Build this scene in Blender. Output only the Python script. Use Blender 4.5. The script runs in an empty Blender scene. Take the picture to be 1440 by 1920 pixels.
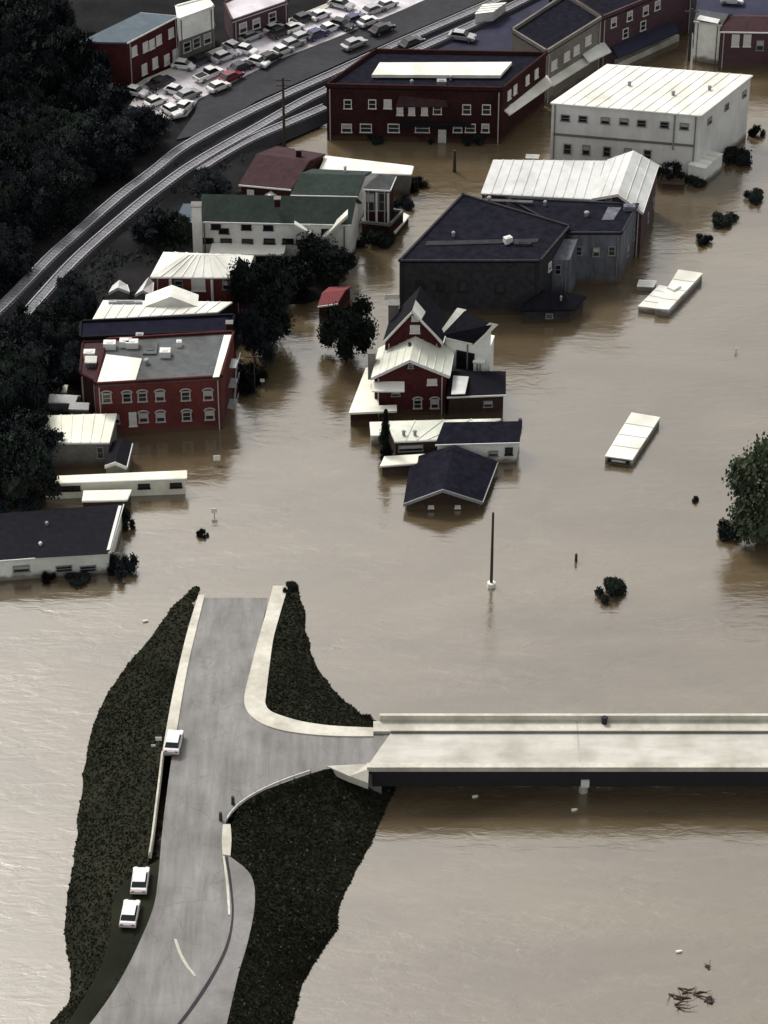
import bpy, bmesh, math, random
from mathutils import Vector, noise
R = math.radians
random.seed(7)
S = bpy.context.scene
COL = S.collection

# ------------------------------------------------------------------ camera
PITCH = R(36); DIST = 366.7; FPX = 5500.0
CAMP = Vector((0, -DIST*math.cos(PITCH), DIST*math.sin(PITCH)))
cd = bpy.data.cameras.new('camera'); cam = bpy.data.objects.new('camera', cd); COL.objects.link(cam)
cam.location = CAMP; cam.rotation_euler = (math.pi/2-PITCH, 0, 0)
cd.sensor_fit = 'VERTICAL'; cd.sensor_height = 24; cd.sensor_width = 18
cd.lens = 24*FPX/1920; cd.clip_start = 1; cd.clip_end = 20000
S.camera = cam

# ------------------------------------------------------------------ sky, sun, exposure (overcast day)
SUN_EL, SUN_AZ = R(52), R(-38)        # azimuth from +Y (away from the camera) towards +X
w = bpy.data.worlds.new('World'); S.world = w; w.use_nodes = True
nt = w.node_tree; nt.nodes.clear()
sky = nt.nodes.new('ShaderNodeTexSky'); sky.sky_type = 'NISHITA'; sky.sun_disc = False
sky.sun_elevation = SUN_EL; sky.sun_rotation = SUN_AZ
sky.air_density = 1.0; sky.dust_density = 4.0; sky.ozone_density = 1.0
hs = nt.nodes.new('ShaderNodeHueSaturation'); hs.inputs['Saturation'].default_value = 0.16
bg = nt.nodes.new('ShaderNodeBackground'); bg.inputs['Strength'].default_value = 0.15
wo = nt.nodes.new('ShaderNodeOutputWorld')
nt.links.new(sky.outputs[0], hs.inputs['Color']); wm = nt.nodes.new('ShaderNodeMixRGB'); wm.blend_type = 'MULTIPLY'; wm.inputs[0].default_value = 1; wm.inputs[2].default_value = (.985, .968, .92, 1)
nt.links.new(hs.outputs[0], wm.inputs[1]); nt.links.new(wm.outputs[0], bg.inputs[0]); nt.links.new(bg.outputs[0], wo.inputs[0])
sd = bpy.data.lights.new('sun', 'SUN'); so = bpy.data.objects.new('sun', sd); COL.objects.link(so)
sd.energy = 1.5; sd.angle = R(12); sd.color = (1, .96, .9)
so.rotation_euler = Vector((-math.sin(SUN_AZ)*math.cos(SUN_EL), -math.cos(SUN_AZ)*math.cos(SUN_EL), -math.sin(SUN_EL))).to_track_quat('-Z', 'Y').to_euler()
so.location = (0, 0, 200)
V = S.view_settings; V.view_transform = 'Standard'; V.look = 'None'; V.gamma = 1; V.use_curve_mapping = False
V.exposure = 0.37

# ------------------------------------------------------------------ survey helpers: a bearing from the camera station meets a level or a wall
_f = Vector((0, math.cos(PITCH), -math.sin(PITCH))); _u = Vector((0, math.sin(PITCH), math.cos(PITCH))); _r = Vector((1, 0, 0))
def ray(px, py): return _f + _r*((px-720)/FPX) + _u*(-(py-960)/FPX)
def W(px, py, z=0.0):
    d = ray(px, py); t = (z-CAMP.z)/d.z
    return CAMP + d*t
def hit(px, py, p, n):
    d = ray(px, py); t = (p-CAMP).dot(n)/d.dot(n)
    return CAMP + d*t

# ------------------------------------------------------------------ materials
def nodes(m): return m.node_tree.nodes, m.node_tree.links
MATS = {}
def mat(name, col, rough=.8, var=.25, scale=1.5, metal=0, spec=.4, col2=None, streak=None, stain=0.0, bump=.0, bscale=8, mud=False, cracks=False):
    m = bpy.data.materials.new(name); m.use_nodes = True; N, L = nodes(m)
    b = N['Principled BSDF']; b.inputs['Roughness'].default_value = rough; b.inputs['Metallic'].default_value = metal
    b.inputs['Specular IOR Level'].default_value = spec
    tc = N.new('ShaderNodeTexCoord'); mp = N.new('ShaderNodeMapping'); L.new(tc.outputs['Object'], mp.inputs[0])
    if streak: mp.inputs['Scale'].default_value = streak
    nz = N.new('ShaderNodeTexNoise'); nz.inputs['Scale'].default_value = scale; nz.inputs['Detail'].default_value = 6; nz.inputs['Roughness'].default_value = .65
    L.new(mp.outputs[0], nz.inputs[0])
    cr = N.new('ShaderNodeValToRGB'); cr.color_ramp.elements[0].position = .3; cr.color_ramp.elements[1].position = .7
    c2 = col2 or tuple(c*(1+var) for c in col)
    cr.color_ramp.elements[0].color = (*[c*(1-var) for c in col], 1); cr.color_ramp.elements[1].color = (*[min(1, c) for c in c2], 1)
    L.new(nz.outputs[0], cr.inputs[0]); out = cr.outputs[0]
    if stain:   # big soft dirt marks
        n2 = N.new('ShaderNodeTexNoise'); n2.inputs['Scale'].default_value = .22; n2.inputs['Detail'].default_value = 5; L.new(tc.outputs['Object'], n2.inputs[0])
        r2 = N.new('ShaderNodeValToRGB'); r2.color_ramp.elements[0].position = .42; r2.color_ramp.elements[1].position = .68
        r2.color_ramp.elements[0].color = (1, 1, 1, 1); r2.color_ramp.elements[1].color = (1-stain, 1-stain*1.05, 1-stain*1.15, 1); L.new(n2.outputs[0], r2.inputs[0])
        mx = N.new('ShaderNodeMixRGB'); mx.blend_type = 'MULTIPLY'; mx.inputs[0].default_value = 1; L.new(out, mx.inputs[1]); L.new(r2.outputs[0], mx.inputs[2]); out = mx.outputs[0]
    if mud:   # silt left on the wall just above the water
        ge = N.new('ShaderNodeNewGeometry'); sx = N.new('ShaderNodeSeparateXYZ'); L.new(ge.outputs['Position'], sx.inputs[0])
        n4 = N.new('ShaderNodeTexNoise'); n4.inputs['Scale'].default_value = .7; n4.inputs['Detail'].default_value = 4; L.new(ge.outputs['Position'], n4.inputs[0])
        ad = N.new('ShaderNodeMath'); ad.operation = 'MULTIPLY_ADD'; ad.inputs[1].default_value = -1.6; L.new(n4.outputs[0], ad.inputs[0]); L.new(sx.outputs[2], ad.inputs[2])
        mr = N.new('ShaderNodeMapRange'); mr.inputs[1].default_value = -.45; mr.inputs[2].default_value = .25; mr.inputs[3].default_value = .8; mr.inputs[4].default_value = 0; L.new(ad.outputs[0], mr.inputs[0])
        mx = N.new('ShaderNodeMixRGB'); L.new(mr.outputs[0], mx.inputs[0]); L.new(out, mx.inputs[1]); mx.inputs[2].default_value = (.075, .05, .03, 1); out = mx.outputs[0]
    if cracks:
        vo = N.new('ShaderNodeTexVoronoi'); vo.feature = 'DISTANCE_TO_EDGE'; vo.inputs['Scale'].default_value = .27
        n5 = N.new('ShaderNodeTexNoise'); n5.inputs['Scale'].default_value = .6; n5.inputs['Detail'].default_value = 4; L.new(tc.outputs['Object'], n5.inputs[0])
        vm = N.new('ShaderNodeMixRGB'); vm.blend_type = 'ADD'; vm.inputs[0].default_value = 1.6; L.new(tc.outputs['Object'], vm.inputs[1]); L.new(n5.outputs['Color'], vm.inputs[2]); L.new(vm.outputs[0], vo.inputs['Vector'])
        mr = N.new('ShaderNodeMapRange'); mr.inputs[1].default_value = .004; mr.inputs[2].default_value = .014; mr.inputs[3].default_value = cracks; mr.inputs[4].default_value = 0; L.new(vo.outputs[0], mr.inputs[0])
        mx = N.new('ShaderNodeMixRGB'); L.new(mr.outputs[0], mx.inputs[0]); L.new(out, mx.inputs[1]); mx.inputs[2].default_value = (.07, .065, .065, 1); out = mx.outputs[0]
    L.new(out, b.inputs['Base Color'])
    if bump:
        n3 = N.new('ShaderNodeTexNoise'); n3.inputs['Scale'].default_value = bscale; n3.inputs['Detail'].default_value = 5; L.new(tc.outputs['Object'], n3.inputs[0])
        bp = N.new('ShaderNodeBump'); bp.inputs['Strength'].default_value = bump; L.new(n3.outputs[0], bp.inputs['Height']); L.new(bp.outputs[0], b.inputs['Normal'])
    MATS[name] = m; return m

mat('white_paint', (.80, .81, .77), .7, .08, 1.2, stain=.22, mud=True)
mat('warehouse_wall', (.70, .71, .69), .65, .08, .8, stain=.2, streak=(1, 1, .15), mud=True)
mat('white_metal_roof', (.78, .78, .72), .5, .12, .9, stain=.30)
mat('cream_roof', (.80, .79, .67), .6, .1, .8, stain=.2)
mat('galvanised_roof', (.56, .57, .57), .5, .1, .7, stain=.25)
mat('pale_tin_roof', (.62, .64, .56), .5, .15, .9, stain=.35)
mat('dark_roof', (.008, .008, .015), 1, .4, 1.0, col2=(.016, .016, .025), bump=.3, spec=.06)
mat('navy_roof', (.007, .007, .017), .95, .4, 1.0, spec=.1)
mat('slate_roof', (.009, .009, .013), .95, .35, 1.2, spec=.12)
mat('grey_roof', (.085, .092, .096), .85, .3, .8, stain=.4)
mat('green_roof', (.030, .043, .038), .9, .25, 1.2, stain=.25, spec=.2)
mat('teal_roof', (.055, .085, .11), .7, .2, .8, stain=.2)
mat('maroon_roof', (.046, .022, .026), .85, .3, .9, spec=.2)
mat('red_brick', (.118, .023, .022), .85, .3, 2.5, stain=.35, mud=True)
mat('dark_brick', (.036, .014, .014), .95, .35, 2.5, stain=.3, spec=.12, mud=True)
mat('wine_brick', (.062, .015, .016), .92, .35, 2.5, stain=.3, spec=.15, mud=True)
mat('rose_brick', (.070, .036, .046), .88, .3, 2.2, stain=.3, mud=True)
mat('tan_brick', (.17, .155, .14), .88, .2, 2.2, stain=.3, mud=True)
mat('navy_wall', (.027, .027, .032), .95, .3, 1.2, col2=(.043, .043, .050), spec=.15, mud=True)
mat('blue_grey_wall', (.11, .118, .145), .85, .45, 1.0, stain=.5, streak=(1.5, 1.5, .25), mud=True)
mat('grey_wall', (.17, .165, .155), .85, .2, 1.5, stain=.3, mud=True)
mat('brown_wood', (.030, .016, .011), .85, .3, 3, mud=True)
mat('pole_wood', (.045, .035, .028), .9, .3, 3)
mat('trim', (.62, .62, .60), .6, .1, 3)
mat('grey_metal', (.25, .26, .27), .45, .15, 3, metal=.3)
mat('dark_metal', (.012, .012, .016), .8, .2, 3)
mat('glass', (.010, .012, .014), .12, .1, 3, spec=.6)
mat('pale_blind', (.55, .54, .52), .7, .1, 3)
mat('asphalt', (.198, .193, .190), .9, .26, .7, stain=.22, bump=.15, streak=(1.2, .14, 1), cracks=.3)
mat('dark_asphalt', (.026, .026, .033), .92, .25, .8, stain=.3)
mat('lot_blue', (.020, .022, .050), .9, .25, .4, stain=.3)
mat('lot_pale', (.60, .57, .62), .85, .2, .45, stain=.45)
mat('concrete', (.53, .51, .45), .85, .14, 1.0, stain=.3)
mat('aged_trim', (.36, .34, .33), .7, .15, 3)
mat('bridge_deck', (.50, .488, .445), .9, .12, .6, stain=.28, streak=(.3, 1.4, 1))
mat('gravel', (.215, .208, .208), .95, .12, 2.5, stain=.3, bump=.25)
mat('ballast', (.035, .034, .042), .95, .35, 4, stain=.3, bump=.6)
mat('ballast_pale', (.21, .21, .24), .95, .35, 3, stain=.35, bump=.6)
mat('rail_steel', (.42, .42, .44), .35, .15, 2, metal=.7)
mat('sleeper_wood', (.12, .115, .122), .9, .3, 3)
mat('bank_soil', (.012, .0135, .009), 1, .25, .12, col2=(.025, .026, .017), bump=.1, spec=.08)
mat('grass', (.012, .0135, .009), 1, .25, .10, col2=(.025, .026, .017), spec=.08)
mat('grass_dry', (.075, .066, .045), 1, .4, 1.2, spec=.1)
mat('land', (.009, .010, .012), 1, .5, .12, col2=(.024, .023, .024), bump=.3, spec=.1)
mat('bark', (.035, .028, .022), .95, .3, 5)
mat('red_canvas', (.17, .034, .038), .8, .15, 2)
mat('paint_yellow', (.42, .41, .34), .8, .15, 3)
mat('car_white', (.66, .66, .66), .25, .03, 2, spec=.6)
mat('car_blue', (.03, .035, .11), .25, .1, 2, spec=.6)
mat('car_dark', (.02, .02, .025), .25, .1, 2, spec=.6)
mat('car_red', (.17, .015, .03), .25, .1, 2, spec=.6)
mat('car_silver', (.42, .42, .44), .25, .05, 2, metal=.4)
mat('rubber', (.015, .015, .015), .9, .1, 4)
mat('lamp_clear', (.7, .7, .68), .2, .05, 4)
mat('lamp_red', (.35, .02, .02), .3, .05, 4)
mat('driftwood', (.055, .035, .030), .9, .3, 4)
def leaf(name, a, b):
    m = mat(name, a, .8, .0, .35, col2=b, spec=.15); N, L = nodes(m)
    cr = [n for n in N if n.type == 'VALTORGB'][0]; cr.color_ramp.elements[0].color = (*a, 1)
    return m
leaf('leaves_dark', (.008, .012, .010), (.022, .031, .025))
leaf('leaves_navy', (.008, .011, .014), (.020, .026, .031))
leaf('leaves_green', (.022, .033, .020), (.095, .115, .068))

def water_mat():
    m = bpy.data.materials.new('flood_water'); m.use_nodes = True; N, L = nodes(m); b = N['Principled BSDF']
    tc = N.new('ShaderNodeTexCoord')
    mp = N.new('ShaderNodeMapping'); mp.inputs['Rotation'].default_value = (0, 0, R(-18)); mp.inputs['Scale'].default_value = (.35, 1.0, 1); L.new(tc.outputs['Object'], mp.inputs[0])
    n1 = N.new('ShaderNodeTexNoise'); n1.inputs['Scale'].default_value = .055; n1.inputs['Detail'].default_value = 8; n1.inputs['Roughness'].default_value = .6; n1.inputs['Distortion'].default_value = 1.2; L.new(mp.outputs[0], n1.inputs[0])
    cr = N.new('ShaderNodeValToRGB'); cr.color_ramp.elements[0].position = .32; cr.color_ramp.elements[1].position = .70
    cr.color_ramp.elements[0].color = (.072, .051, .027, 1); cr.color_ramp.elements[1].color = (.138, .106, .064, 1); L.new(n1.outputs[0], cr.inputs[0])
    m2 = N.new('ShaderNodeMapping'); m2.inputs['Rotation'].default_value = (0, 0, R(-28)); m2.inputs['Scale'].default_value = (.2, .8, 1); L.new(tc.outputs['Object'], m2.inputs[0])
    n6 = N.new('ShaderNodeTexNoise'); n6.inputs['Scale'].default_value = .5; n6.inputs['Detail'].default_value = 8; n6.inputs['Distortion'].default_value = 1.5; L.new(m2.outputs[0], n6.inputs[0])
    r6 = N.new('ShaderNodeMapRange'); r6.inputs[1].default_value = .58; r6.inputs[2].default_value = .74; r6.inputs[3].default_value = 0; r6.inputs[4].default_value = .14; L.new(n6.outputs[0], r6.inputs[0])
    mf = N.new('ShaderNodeMixRGB'); L.new(r6.outputs[0], mf.inputs[0]); L.new(cr.outputs[0], mf.inputs[1]); mf.inputs[2].default_value = (.26, .22, .16, 1)
    L.new(mf.outputs[0], b.inputs['Base Color'])
    b.inputs['IOR'].default_value = 1.33; b.inputs['Roughness'].default_value = .12
    b.inputs['Coat IOR'].default_value = 2.36; b.inputs['Coat Roughness'].default_value = .11
    n2 = N.new('ShaderNodeTexNoise'); n2.inputs['Scale'].default_value = 1.0; n2.inputs['Detail'].default_value = 6; n2.inputs['Roughness'].default_value = .6; n2.inputs['Distortion'].default_value = .6; L.new(mp.outputs[0], n2.inputs[0])
    n3 = N.new('ShaderNodeTexNoise'); n3.inputs['Scale'].default_value = .12; n3.inputs['Detail'].default_value = 4; n3.inputs['Distortion'].default_value = 2; L.new(mp.outputs[0], n3.inputs[0])
    r3 = N.new('ShaderNodeMapRange'); r3.inputs[1].default_value = .35; r3.inputs[2].default_value = .7; r3.inputs[3].default_value = .25; r3.inputs[4].default_value = 1; L.new(n3.outputs[0], r3.inputs[0])
    bp = N.new('ShaderNodeBump'); bp.inputs['Distance'].default_value = .10; L.new(r3.outputs[0], bp.inputs['Strength']); L.new(n2.outputs[0], bp.inputs['Height'])
    L.new(bp.outputs[0], b.inputs['Normal']); L.new(bp.outputs[0], b.inputs['Coat Normal'])
    # glossy coat: full in the open flood, sky reflection painted weaker towards the town
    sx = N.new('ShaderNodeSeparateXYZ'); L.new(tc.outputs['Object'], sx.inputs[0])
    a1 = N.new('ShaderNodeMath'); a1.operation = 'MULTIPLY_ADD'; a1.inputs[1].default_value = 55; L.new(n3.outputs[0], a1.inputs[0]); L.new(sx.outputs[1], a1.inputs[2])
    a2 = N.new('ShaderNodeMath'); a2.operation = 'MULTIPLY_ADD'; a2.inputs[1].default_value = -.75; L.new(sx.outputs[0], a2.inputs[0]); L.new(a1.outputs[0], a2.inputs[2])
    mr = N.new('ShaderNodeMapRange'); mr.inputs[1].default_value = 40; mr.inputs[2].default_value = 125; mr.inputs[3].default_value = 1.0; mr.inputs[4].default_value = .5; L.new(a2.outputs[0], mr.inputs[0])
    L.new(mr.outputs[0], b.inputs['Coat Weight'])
    MATS['flood_water'] = m
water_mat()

# ------------------------------------------------------------------ object helpers
def tag(o, label=None, cat=None, group=None, kind=None):
    if label: o['label'] = label
    if cat: o['category'] = cat
    if group: o['group'] = group
    if kind: o['kind'] = kind
    return o
def empty(name, loc, label, cat, group=None, rz=0):
    o = bpy.data.objects.new(name, None); COL.objects.link(o); o.location = loc; o.rotation_euler = (0, 0, rz); o.empty_display_size = .5
    return tag(o, label, cat, group)
class MB:
    """collects faces in world space (or local space) and links them as ONE mesh object"""
    def __init__(s): s.v = []; s.f = []; s.mi = []; s.cur = 0
    def face(s, pts):
        i = len(s.v); s.v += [tuple(p) for p in pts]; s.f.append(tuple(range(i, i+len(pts)))); s.mi.append(s.cur); return s
    def slab(s, pts, t):
        n = len(pts); lo = [Vector(p)-Vector((0, 0, t)) for p in pts]; i = len(s.v)
        s.v += [tuple(p) for p in pts] + [tuple(p) for p in lo]
        s.f.append(tuple(range(i, i+n))); s.f.append(tuple(range(i+2*n-1, i+n-1, -1)))
        for k in range(n):
            j = (k+1) % n; s.f.append((i+k, i+n+k, i+n+j, i+j))
        s.mi += [s.cur]*(n+2); return s
    def box(s, c, d, rz=0, rx=0):
        c = Vector(c); ca, sa = math.cos(rz), math.sin(rz); P = []
        for z in (-1, 1):
            for x, y in ((-1, -1), (1, -1), (1, 1), (-1, 1)):
                lx, ly, lz = x*d[0]/2, y*d[1]/2, z*d[2]/2
                P.append((c.x+lx*ca-ly*sa, c.y+lx*sa+ly*ca, c.z+lz))
        i = len(s.v); s.v += P
        for q in ((0, 3, 2, 1), (4, 5, 6, 7), (0, 1, 5, 4), (1, 2, 6, 5), (2, 3, 7, 6), (3, 0, 4, 7)): s.f.append(tuple(i+a for a in q)); s.mi.append(s.cur)
        return s
    def tube(s, p, q, r0, r1=None, n=8):
        p, q = Vector(p), Vector(q); r1 = r0 if r1 is None else r1; d = (q-p).normalized()
        a = d.orthogonal().normalized(); b = d.cross(a); i = len(s.v)
        for c, r in ((p, r0), (q, r1)):
            for k in range(n):
                t = 2*math.pi*k/n; s.v.append(tuple(c+a*math.cos(t)*r+b*math.sin(t)*r))
        for k in range(n): j = (k+1) % n; s.f.append((i+k, i+j, i+n+j, i+n+k)); s.mi.append(s.cur)
        s.f.append(tuple(range(i+n-1, i-1, -1))); s.f.append(tuple(range(i+n, i+2*n))); s.mi += [s.cur]*2
        return s
    def build(s, name, m, parent=None, smooth=False, local=False):
        me = bpy.data.meshes.new(name)
        v = s.v
        if parent is not None and not local:
            L = parent.location; v = [(a-L.x, b-L.y, c-L.z) for a, b, c in v]
        me.from_pydata(v, [], s.f)
        ms = m if isinstance(m, (list, tuple)) else [m]
        for q in ms: me.materials.append(MATS[q])
        if len(ms) > 1: me.polygons.foreach_set('material_index', s.mi)
        if smooth: me.polygons.foreach_set('use_smooth', [True]*len(me.polygons))
        bm = bmesh.new(); bm.from_mesh(me); bmesh.ops.recalc_face_normals(bm, faces=bm.faces); bm.to_mesh(me); bm.free()
        me.update()
        o = bpy.data.objects.new(name, me); COL.objects.link(o)
        if parent is not None: o.parent = parent
        return o
KIDS = {}
def children(o): return [c for c in bpy.data.objects if c.parent == o]
def copy_tree(o, parent=None):
    c = o.copy(); COL.objects.link(c); c.parent = parent
    for ch in children(o): copy_tree(ch, c)
    return c
def smoothstep(t): t = max(0, min(1, t)); return t*t*(3-2*t)
def pts(s, z=0): return [W(x, y, z) for x, y in s]

# ------------------------------------------------------------------ water and land
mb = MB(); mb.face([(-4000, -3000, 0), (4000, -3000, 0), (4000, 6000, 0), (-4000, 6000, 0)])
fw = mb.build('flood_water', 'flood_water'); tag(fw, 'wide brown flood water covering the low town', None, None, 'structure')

shore = [(-900, 1010), (-60, 1000), (20, 930), (60, 880), (150, 850), (185, 800), (205, 760), (300, 720), (440, 660), (470, 620), (520, 575), (590, 560), (640, 545), (650, 500),
         (650, 470), (600, 420), (560, 380), (520, 340), (520, 300), (545, 270), (600, 235), (640, 215), (800, 225), (940, 150), (1010, 105), (1130, 60), (1260, 35), (1300, 62), (1500, 70), (3000, 60)]
shoreW = [W(x, y, 0).xy for x, y in shore] + [Vector((900, 4000)), Vector((-3000, 4000)), Vector((-3000, 0))]
def inside(p, poly):
    c = False; j = len(poly)-1
    for i in range(len(poly)):
        a, b = poly[i], poly[j]
        if (a.y > p.y) != (b.y > p.y) and p.x < (b.x-a.x)*(p.y-a.y)/(b.y-a.y)+a.x: c = not c
        j = i
    return c
def dist(p, poly):
    m = 1e9
    for i in range(len(poly)-1):
        a, b = poly[i], poly[i+1]; d = b-a; t = max(0, min(1, (p-a).dot(d)/d.dot(d))); m = min(m, (p-a-d*t).length)
    return m
def spaced(lo, hi, step, far0, far1):
    a = [lo+i*step for i in range(int((hi-lo)/step)+1)]
    return [far0, far0*.5+lo*.5, lo-40, lo-12] + a + [hi+12, hi+40, hi*.5+far1*.5, far1]
xs = spaced(-90, 90, 1.6, -3000, 3000); ys = spaced(-15, 190, 2.0, -1000, 5000)
vv = []; ff = []
for y in ys:
    for x in xs:
        p = Vector((x, y)); 
        if abs(x) < 400 and y < 500:
            d = dist(p, shoreW[:len(shore)]); d = d if inside(p, shoreW) else -d
        else: d = 20 if inside(p, shoreW) else -20
        d += 1.2*noise.noise(Vector((x*.25, y*.25, 0)))
        z = max(-1.5, min(1.15, d*.22)) + .10*noise.noise(Vector((x*.5, y*.5, 3)))
        vv.append((x, y, z))
nx = len(xs)
for j in range(len(ys)-1):
    for i in range(nx-1): a = j*nx+i; ff.append((a, a+1, a+nx+1, a+nx))
mb = MB(); mb.v = vv; mb.f = ff; g = mb.build('ground', 'land', smooth=True); tag(g, 'dark wet land rising behind the town', None, None, 'structure')

# flat sheets on the land: lots and streets
def sheet(name, P, z, m, t=.5, kind='structure', label=None):
    mb = MB(); mb.slab([W(x, y, z) for x, y in P], t); o = mb.build(name, m); tag(o, label, None, None, kind); return o
sheet('parking_lot', [(238, 205), (262, 168), (300, 138), (400, 92), (500, 58), (600, 18), (680, -30), (860, -30), (760, 16), (640, 66), (520, 112), (440, 152), (372, 186), (350, 215), (240, 238)], 1.42, 'lot_pale', label='pale concrete parking lot by the railway')
sheet('street', [(365, 212), (372, 187), (440, 153), (520, 113), (640, 67), (760, 17), (862, -30), (1010, -30), (905, 2), (760, 64), (640, 118), (480, 190), (380, 250), (330, 262)], 1.38, 'dark_asphalt', label='dark asphalt street beside the tracks')
sheet('asphalt_lot', [(700, 118), (770, 84), (930, 12), (1000, -30), (1200, -30), (1125, 24), (1020, 88), (985, 108)], 1.36, 'lot_blue', label='dark bluish asphalt lot behind the store row')
sheet('asphalt_lot', [(1300, 60), (1310, -30), (1560, -30), (1560, 58)], 1.36, 'lot_blue', label='dark bluish asphalt lot at the far right')
sheet('sidewalk', [(252, 160), (270, 148), (480, 60), (622, 2), (700, -30), (712, -26), (628, 8), (486, 67), (276, 155), (258, 168)], 1.56, 'concrete', label='pale raised sidewalk in front of the far brick store')
sheet('sidewalk', [(1152, 112), (1268, 62), (1274, 66), (1160, 118)], 1.0, 'concrete', t=1.3, label='pale sidewalk edge below the dark awning')

# ------------------------------------------------------------------ railway
trackA = [(-80, 645), (0, 578), (90, 486), (141, 440), (220, 371), (290, 318), (350, 272), (480, 203), (640, 130), (760, 75), (905, 12), (1000, -30)]
trackB = [(-80, 712), (0, 642), (72, 562), (144, 484), (235, 404), (300, 352), (370, 303), (480, 240), (580, 184), (700, 130), (800, 85), (935, 24), (1040, -30)]
siding = [(372, 318), (430, 282), (480, 256), (560, 222), (615, 198)]
def resample(P, z, step):
    Q = [W(x, y, z) for x, y in P]; out = []; acc = 0
    # smooth by Catmull-Rom
    C = []
    for i in range(len(Q)-1):
        a, b, c, d = Q[max(i-1, 0)], Q[i], Q[i+1], Q[min(i+2, len(Q)-1)]
        for k in range(12):
            t = k/12; C.append(.5*((2*b)+(c-a)*t+(2*a-5*b+4*c-d)*t*t+(3*b-a-3*c+d)*t**3))
    C.append(Q[-1]); out = [C[0]]
    for i in range(1, len(C)):
        seg = C[i]-C[i-1]; L = seg.length
        while acc+L >= step:
            t = (step-acc); p = C[i-1]+seg.normalized()*t; out.append(p); C[i-1] = p; seg = C[i]-p; L = seg.length; acc = 0
        acc += L
    return out
def ribbon(mb, C, off, wid, z0, z1, skirt=.4):
    """strip following C: off sideways, given width, top at z1, sloping sides down to z0"""
    prof = [(off-wid/2-skirt, z0), (off-wid/2, z1), (off+wid/2, z1), (off+wid/2+skirt, z0)]
    rings = []
    for i, p in enumerate(C):
        d = (C[min(i+1, len(C)-1)]-C[max(i-1, 0)]); d.z = 0; d.normalize(); n = Vector((-d.y, d.x, 0))
        rings.append([Vector((p.x, p.y, 0))+n*o+Vector((0, 0, zz if not callable(zz) else zz(p))) for o, zz in prof])
    for a, b in zip(rings, rings[1:]):
        for k in range(3): mb.face([a[k], a[k+1], b[k+1], b[k]])
def track(P, label, z=1.9):
    C = resample(P, z, 1.5)
    root = empty('railway_track', C[len(C)//2], label, 'railway track', 'railway tracks running past the town')
    m = MB(); ribbon(m, C, 0, 2.1, .3, z, 1.0); m.build('ballast_bed', ['ballast'], root)
    m = MB(); ribbon(m, C, 0, 1.35, z-.1, z+.04, .15); m.build('pale_ballast', ['ballast_pale'], root)
    for s in (-.72, .72):
        m = MB(); ribbon(m, C, s, .10, z, z+.22, .03); m.build('rail', ['rail_steel'], root)
    D = resample(P, z, .75); m = MB()
    for a, b in zip(D, D[1:]):
        d = b-a; m.box((a.x, a.y, z+.0), (.24, 2.0, .09), math.atan2(d.y, d.x))
    o = m.build('sleeper', ['sleeper_wood'], root); o['kind'] = 'stuff'
track(trackA, 'upper pale railway track running up behind the town')
track(trackB, 'lower railway track nearest the flooded buildings')
track(siding, 'short siding track ending near the dark brick store', 1.8)

# ------------------------------------------------------------------ road, banks, bridge
def rz(y): return 4.6*smoothstep((y-1105)/(1400-1105.)) - .05
def RP(x, y, dz=0): z = rz(y)+dz; return W(x, y, z)
def smooth(P, k=5):
    out = []
    for i in range(len(P)-1):
        a, b, c, d = [Vector(P[j]) for j in (max(i-1, 0), i, i+1, min(i+2, len(P)-1))]
        for q in range(k):
            t = q/k; v = .5*((2*b)+(c-a)*t+(2*a-5*b+4*c-d)*t*t+(3*b-a-3*c+d)*t**3); out.append((v.x, v.y))
    out.append(tuple(P[-1])); return out
leftE = [(386, 1085), (380, 1112), (372, 1150), (362, 1190), (349, 1250), (340, 1310), (332, 1370), (322, 1420), (311, 1500), (303, 1570), (297, 1640), (288, 1700), (262, 1765), (235, 1820), (205, 1870), (160, 1930), (90, 2010)]
rightE = [(508, 1085), (504, 1112), (496, 1150), (489, 1190), (472, 1250), (458, 1310), (500, 1366), (560, 1376), (733, 1380), (688, 1436), (615, 1440), (560, 1458), (500, 1480), (470, 1495), (440, 1520), (420, 1548), (415, 1600), (425, 1660), (430, 1720), (418, 1780), (380, 1850), (330, 1920), (250, 2010)]
mb = MB()
# triangulated road surface with fine rows: for each screen row level make spans
def interp(P, y):
    for a, b in zip(P, P[1:]):
        if a[1] <= y <= b[1]: return a[0]+(b[0]-a[0])*(y-a[1])/(b[1]-a[1]+1e-9)
    return P[-1][0]
rl = smooth(leftE)
rr = [(508, 1085), (504, 1112), (496, 1150), (489, 1190), (472, 1250), (460, 1310), (462, 1325), (478, 1345), (505, 1360), (560, 1371), (640, 1377), (733, 1380)]
rr2 = [(733, 1380), (712, 1408), (688, 1436), (610, 1442), (560, 1458), (500, 1480), (470, 1495), (440, 1520), (422, 1546), (416, 1600), (425, 1660), (430, 1720), (418, 1780), (380, 1850), (330, 1920), (250, 2010)]
rr2 = rr2[:3]+smooth(rr2[3:]); rr = rr[:5]+smooth(rr[5:-1])+rr[-1:]
rows = [1085, 1098, 1112, 1130, 1150, 1170, 1190, 1220, 1250, 1280, 1310, 1318, 1325, 1335, 1345, 1350, 1356, 1360, 1363, 1366, 1369, 1371, 1374, 1377, 1380, 1390, 1400, 1408, 1420, 1436, 1438, 1440, 1442, 1446, 1450, 1454, 1458, 1464, 1470, 1475, 1480, 1487, 1495, 1501, 1507, 1513, 1520, 1526, 1533, 1540, 1546, 1555, 1570, 1585, 1600, 1615, 1630, 1645, 1660, 1675, 1690, 1705, 1720, 1735, 1750, 1765, 1780, 1797, 1815, 1832, 1850, 1867, 1885, 1902, 1920, 1940, 1960, 1985, 2010]
def rright(y): return interp(rr, y) if y <= 1380 else interp(rr2, y)
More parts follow.
